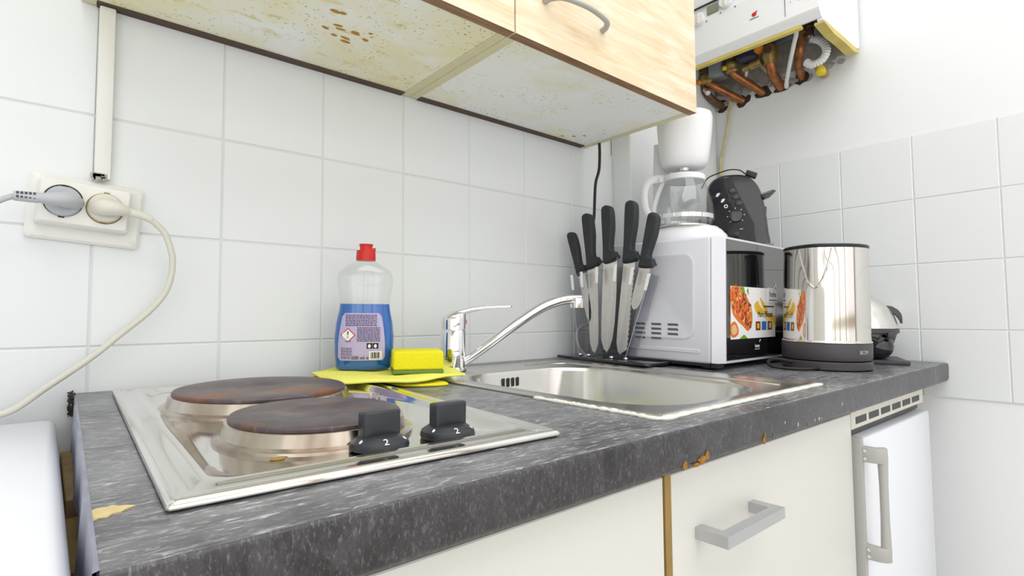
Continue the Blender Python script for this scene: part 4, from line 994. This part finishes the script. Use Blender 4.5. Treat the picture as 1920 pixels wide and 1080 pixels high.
# ------------------------------------------------------------------ coffee maker and its jug on the microwave
MT = .2502
def on_mw(x, y, h=0.0): return (x, y, cz(y) + MT + h)
cm = thing('coffee_maker', 'white filter coffee maker standing on the microwave', 'coffee maker', on_mw(1.050, -.200), math.radians(-58), True)
mb = MB(); mb.loft([lift(sup(a, b_, 56, 2.2), z) for a, b_, z in ((.084, .076, 0), (.087, .079, .003), (.087, .079, .014), (.083, .075, .028), (.072, .066, .040), (.066, .062, .044), (.064, .060, .046))], True, True, T(.012, .010, 0))
mb.build('base', M['white_plastic'], cm)
MB().lathe([(.057, .0455), (.057, .0485), (.050, .050)], 48, T(.004, -.004, 0)).build('warming_plate', M['steel_white'], cm)
mb = MB(); mb.loft([lift(rrect(.020, .016, .008, 5, -.046 + dx, .0585), z) for dx, z in ((.004, .036), (.0, .07), (-.002, .16), (0, .255))], True, True); mb.build('tower', M['white_plastic'], cm)
mb = MB(); mb.loft([lift(sup(a, b_, 56, 2.4), z) for a, b_, z in ((.034, .034, .182), (.044, .042, .184), (.0495, .047, .190), (.053, .050, .205), (.058, .054, .245), (.0605, .056, .275), (.061, .0565, .294), (.059, .054, .303), (.052, .047, .3075), (.03, .027, .309))], True, True, T(.004, .004, 0))
mb.build('filter_housing', M['white_plastic'], cm)
mb = MB(); mb.lathe([(.009, .176), (.011, .183)], 20, T(.004, 0, 0)); mb.build('drip_spout', M['steel_white'], cm)
R58 = RX(TILT) @ RZ(math.radians(-58)); jp = Vector(on_mw(1.050, -.200)) + (R58 @ Vector((.004, -.004, .0503)))
jg = thing('coffee_jug', 'glass coffee jug with white handle sitting in the coffee maker', 'jug', tuple(jp), math.radians(-58), True)
GP = [(.054, .0), (.0605, .004), (.0635, .014), (.064, .026), (.0615, .045), (.0565, .065), (.0495, .085), (.0445, .098), (.0435, .104)]
gl = MB(); gl.loft([[(r * math.cos(2 * PI * k / 56), r * math.sin(2 * PI * k / 56), z) for k in range(56)] for r, z in GP], True, False)
gl.loft([[(r * math.cos(2 * PI * k / 56), r * math.sin(2 * PI * k / 56), z) for k in range(56)] for r, z in [(max(.01, a - .0022), b_ + .002) for a, b_ in GP]], True, False)
gl.build('glass_body', M['glass'], jg)
MB().lathe([(.0638, .012), (.0648, .0125), (.0648, .0215), (.0641, .022)], 56, cap=False).build('metal_band', M['chrome'], jg)
MB().lathe([(.0440, .100), (.0458, .1015), (.0458, .111), (.043, .114), (.030, .117), (.012, .118)], 48).build('lid', M['white_plastic'], jg)
hp = [(-.042, 0, .108), (-.062, 0, .110), (-.080, 0, .102), (-.0875, 0, .080), (-.086, 0, .050), (-.078, 0, .030), (-.064, 0, .018)]
mb = MB(); mb.tube(hp, [.0060, .0055, .0050, .0045, .0045, .0045, .0045], 10, flat=1.7); mb.box((-.056, -.010, .100), (-.040, .010, .114), .003, 2)
mb.tube([(-.046, 0, .102), (-.0525, 0, .088), (-.060, 0, .068), (-.066, 0, .044), (-.0665, 0, .022)], .0030, 8, flat=1.6); mb.build('handle', M['white_plastic'], jg)

# ------------------------------------------------------------------ toaster
to = thing('toaster', 'glossy black toaster with buttons and dial on the microwave', 'toaster', on_mw(1.232, -.246), math.radians(-63), True)
def tprof(s_, zc=1.0): return [(a * 1.1, b_ * 1.13) for a, b_ in [(-.066 * s_, .018), (.056 * s_, .018), (.060 * s_, .021), (.056 * s_, .045), (.051 * s_, .085), (.043 * s_, .125 * zc), (.030 * s_, .152 * zc), (.010 * s_, .168 * zc), (-.015 * s_, .172 * zc), (-.045 * s_, .170 * zc), (-.064 * s_, .158 * zc), (-.072 * s_, .135 * zc), (-.073 * s_, .08), (-.071 * s_, .03)]]
def tl(s_, y, zc=1.0): return [(p.x, y, p.y) for p in crm([(a, b_, 0) for a, b_ in tprof(s_, zc)], 5, True)]
mb = MB(); mb.loft([tl(.90, -.0035, .965), tl(.955, .000, .985), tl(1.0, .012), tl(1.0, .15), tl(.95, .165, .98)], True, True); mb.build('shell', M['black_gloss'], to, angle=40)
MB().box((-.058, .006, 0), (.050, .158, .0195), .004, 2).build('foot_base', M['charcoal'], to)
mb = MB()
for xx in (-.038, .002): mb.box((xx - .011, .03, .186), (xx + .011, .135, .1945))
mb.build('bread_slot', M['black'], to, smooth=False)
Ft = frame((0, -.0035, 0), (1, 0, 0), (0, 0, 1)) @ Matrix.Diagonal((1.1, 1.13, 1, 1))
for bx_, bz_ in ((-.018, .134), (-.0110, .120), (-.0040, .106)):
    k = MB().lathe([(.0085, -.001), (.0085, .0008), (.0078, .0012)], 24, Ft @ T(bx_, bz_, 0), sx=1, sy=.72).build('button', M['black'], to)
    MB().lathe([(.0068, .0010), (.0064, .0026), (.004, .0032)], 24, Ft @ T(bx_, bz_, 0), sx=1, sy=.68).build('button_cap', M['charcoal'], k)
MB().lathe([(.0145, -.001), (.0145, .004), (.0130, .0075), (.006, .008)], 32, Ft @ T(-.0105, .080, 0)).build('dial', M['black_gloss'], to)
mb = MB()
for k in range(7):
    a = math.radians(230 - k * 45); mb.lathe([(.0011, 0), (.0011, .0009)], 8, Ft @ T(-.0105 + .0175 * math.cos(a), .080 + .0165 * math.sin(a), 0))
mb.box((-.003, .0505, 0), (.004, .0515, .0008), 0, 1, Ft)
for px, pz in ((-.0475, .128), (-.037, .115)):
    for dx, dz, a in ((0, 0, .0028), (-.002, -.003, .0022), (.002, .002, .0018)): mb.box((px + dx - a, pz + dz - a * .8, 0), (px + dx + a, pz + dz + a * .8, .0008), 0, 1, Ft)
mb.torus(.0032, .0011, Ft @ T(-.031, .1015, .0004), 20, 6); mb.build('dial_marking', M['print_white'], to, smooth=False)
mb = MB(); mb.prism([(.036, .124), (.062, .132), (.070, .130), (.058, .118), (.046, .113)], -.004, .022, frame((0, .022, 0), (1, 0, 0), (0, 0, 1)) @ Matrix.Diagonal((1.1, 1.13, 1, 1)), .002); mb.build('lever', M['black_gloss'], to)
mb = MB(); mb.box((.044, .008, .05), (.0565, .022, .112), .003, 2); mb.build('lever_slot', M['black'], to)
# loose plug of the toaster cord lying on top of it
tm = Vector(on_mw(1.232, -.246)); R63 = RX(TILT) @ RZ(math.radians(-63))
pk = thing('power_plug', 'small black plug lying on top of the black toaster with a thin cord', 'plug', tuple(tm + R63 @ Vector((.020, .03, .1905))), math.radians(-63), True)
MB().box((-.012, -.010, .0), (.014, .010, .013), .002, 2, RY(.42)).build('plug_body', M['black'], pk)
MB().tube([(-.010, 0, .008), (-.022, 0, .018), (-.045, .01, .024), (-.075, .02, .019), (-.10, .03, .010), (-.115, .05, -.01)], .0015, 8).build('cord', M['black_cord'], pk)

# ------------------------------------------------------------------ kettle and its power base
KTX, KTY = 1.133, -.461
kbz = thing('power_base', 'round charcoal power base under the steel kettle with a looping cord', 'power base', on_top(KTX, KTY), 0, True)
mb = MB(); mb.lathe([(.075, .0008), (.0785, .003), (.0785, .0150), (.076, .0172), (.03, .0176)], 64); mb.build('base_disc', M['charcoal'], kbz)
mb = MB(); mb.tube([(-.066, .034, .012), (-.084, .058, .017), (-.104, .066, .014), (-.120, .054, .006), (-.116, .024, .0040), (-.098, -.002, .0040), (-.076, -.014, .006)], .0030, 10); mb.build('cord', M['black_cord'], kbz)
kt = thing('kettle', 'polished steel jug kettle with black rim and dark base beside the microwave', 'kettle', on_top(KTX, KTY, .0180), 0, True)
MB().lathe([(.0715, .0), (.077, .0015), (.0785, .006), (.0785, .032), (.0775, .0335)], 64).build('lower_collar', M['charcoal'], kt)
KP = [(.0772, .0336), (.0788, .0345), (.0785, .037), (.0765, .0385), (.0762, .09), (.0752, .15), (.0742, .2), (.0736, .2135)]
spa = math.radians(186)
def kloop(r, z):
    out = []
    for k in range(96):
        a = 2 * PI * k / 96; d_ = (a - spa + PI) % (2 * PI) - PI
        w_ = max(0, (z - .125) / .09); bump = .007 * w_ * math.exp(-(d_ / (.08 + .24 * w_)) ** 2) if w_ > 0 else 0
        out.append(((r + bump) * math.cos(a), (r + bump) * math.sin(a), z))
    return out
zz2 = [(.0772, .0336), (.0788, .0345), (.0786, .037), (.0765, .0385)] + [(.0764 - .0028 * i / 24, .0386 + .175 * i / 24) for i in range(1, 25)]
MB().loft([kloop(r, z) for r, z in zz2], False, True).build('steel_body', M['steel_mirror'], kt, angle=50)
mb = MB()
for s_ in (-1, 1): mb.tube([((.0752 - .0000) * math.cos(spa + s_ * a) * k_, .0752 * math.sin(spa + s_ * a) * k_, z) for a, z, k_ in ((.0, .137, 1.006), (.10, .143, 1.006), (.19, .156, 1.004), (.27, .175, 1.002), (.34, .195, .999), (.39, .212, .994))], .0020, 8)
mb.build('spout_seam', M['steel_mirror'], kt)
MB().loft([kloop(.0736, .2135), kloop(.0742, .2145), kloop(.0742, .2190), kloop(.072, .2205), kloop(.045, .2225), kloop(.01, .2230)], True, True).build('lid', M['black'], kt)
mb = MB(); mb.tube([(.070, 0, .205), (.092, .004, .212), (.112, .006, .195), (.117, .006, .14), (.108, .005, .085), (.090, .003, .055), (.072, 0, .050)], [.011, .011, .010, .0095, .0095, .010, .011], 14, flat=1.25); mb.build('handle', M['black'], kt)
mb = MB()
def bendk(v): a = -2.84 + .555 * 2 - .17 + v.x / .079; return Vector((.0790 * math.cos(a), .0790 * math.sin(a), v.y + .0175))
mb.text('BOM', .0105, bend=bendk); mb.build('lettering', M['print_white'], kt, smooth=False)

# ------------------------------------------------------------------ egg cooker behind the kettle
eg = thing('egg_cooker', 'domed steel-lidded egg cooker with smoked lower bowl behind the kettle', 'egg cooker', on_top(1.350, -.443), math.radians(-66), True)
MB().prism(rrect(.088, .072, .006, 4, .004, 0), .0005, .0085, None, .001).build('tray', M['charcoal'], eg)
MB().lathe([(.058, .0090), (.064, .012), (.076, .05), (.080, .064), (.080, .066)], 56, cap=False).build('outer_bowl', M['smoke'], eg)
MB().lathe([(.035, .0092), (.052, .013), (.058, .03), (.054, .048), (.03, .056)], 40).build('heater_core', M['black'], eg)
mb = MB(); mb.lathe([(.0815, .064), (.0845, .066), (.0845, .0735), (.081, .075)], 56); mb.build('rim_band', M['charcoal'], eg)
MB().lathe([(.0805, .075), (.0825, .0755), (.0815, .083), (.0765, .100), (.067, .118), (.052, .134), (.033, .145), (.012, .1495), (.001, .150)], 56).build('dome_lid', M['steel_white'], eg)
mb = MB(); mb.loft([[(x, y_, z) for y_, z in ((-w2, z0 - .008), (w2, z0 - .008), (w2 * .8, z0 + .006), (-w2 * .8, z0 + .006))] for x, z0, w2 in ((.062, .119, .012), (.071, .117, .014), (.081, .110, .015), (.087, .101, .015), (.089, .094, .012))], True, True)
mb.build('lid_handle', M['charcoal'], eg)
MB().sphere((.038, -.046, .037), .028, (1.05, .7, 1.0)).build('front_knob', M['black_gloss'], eg)
mb = MB(); mb.box((.052, -.070, .054), (.066, -.058, .068), .002, 2); mb.build('latch', M['charcoal'], eg)
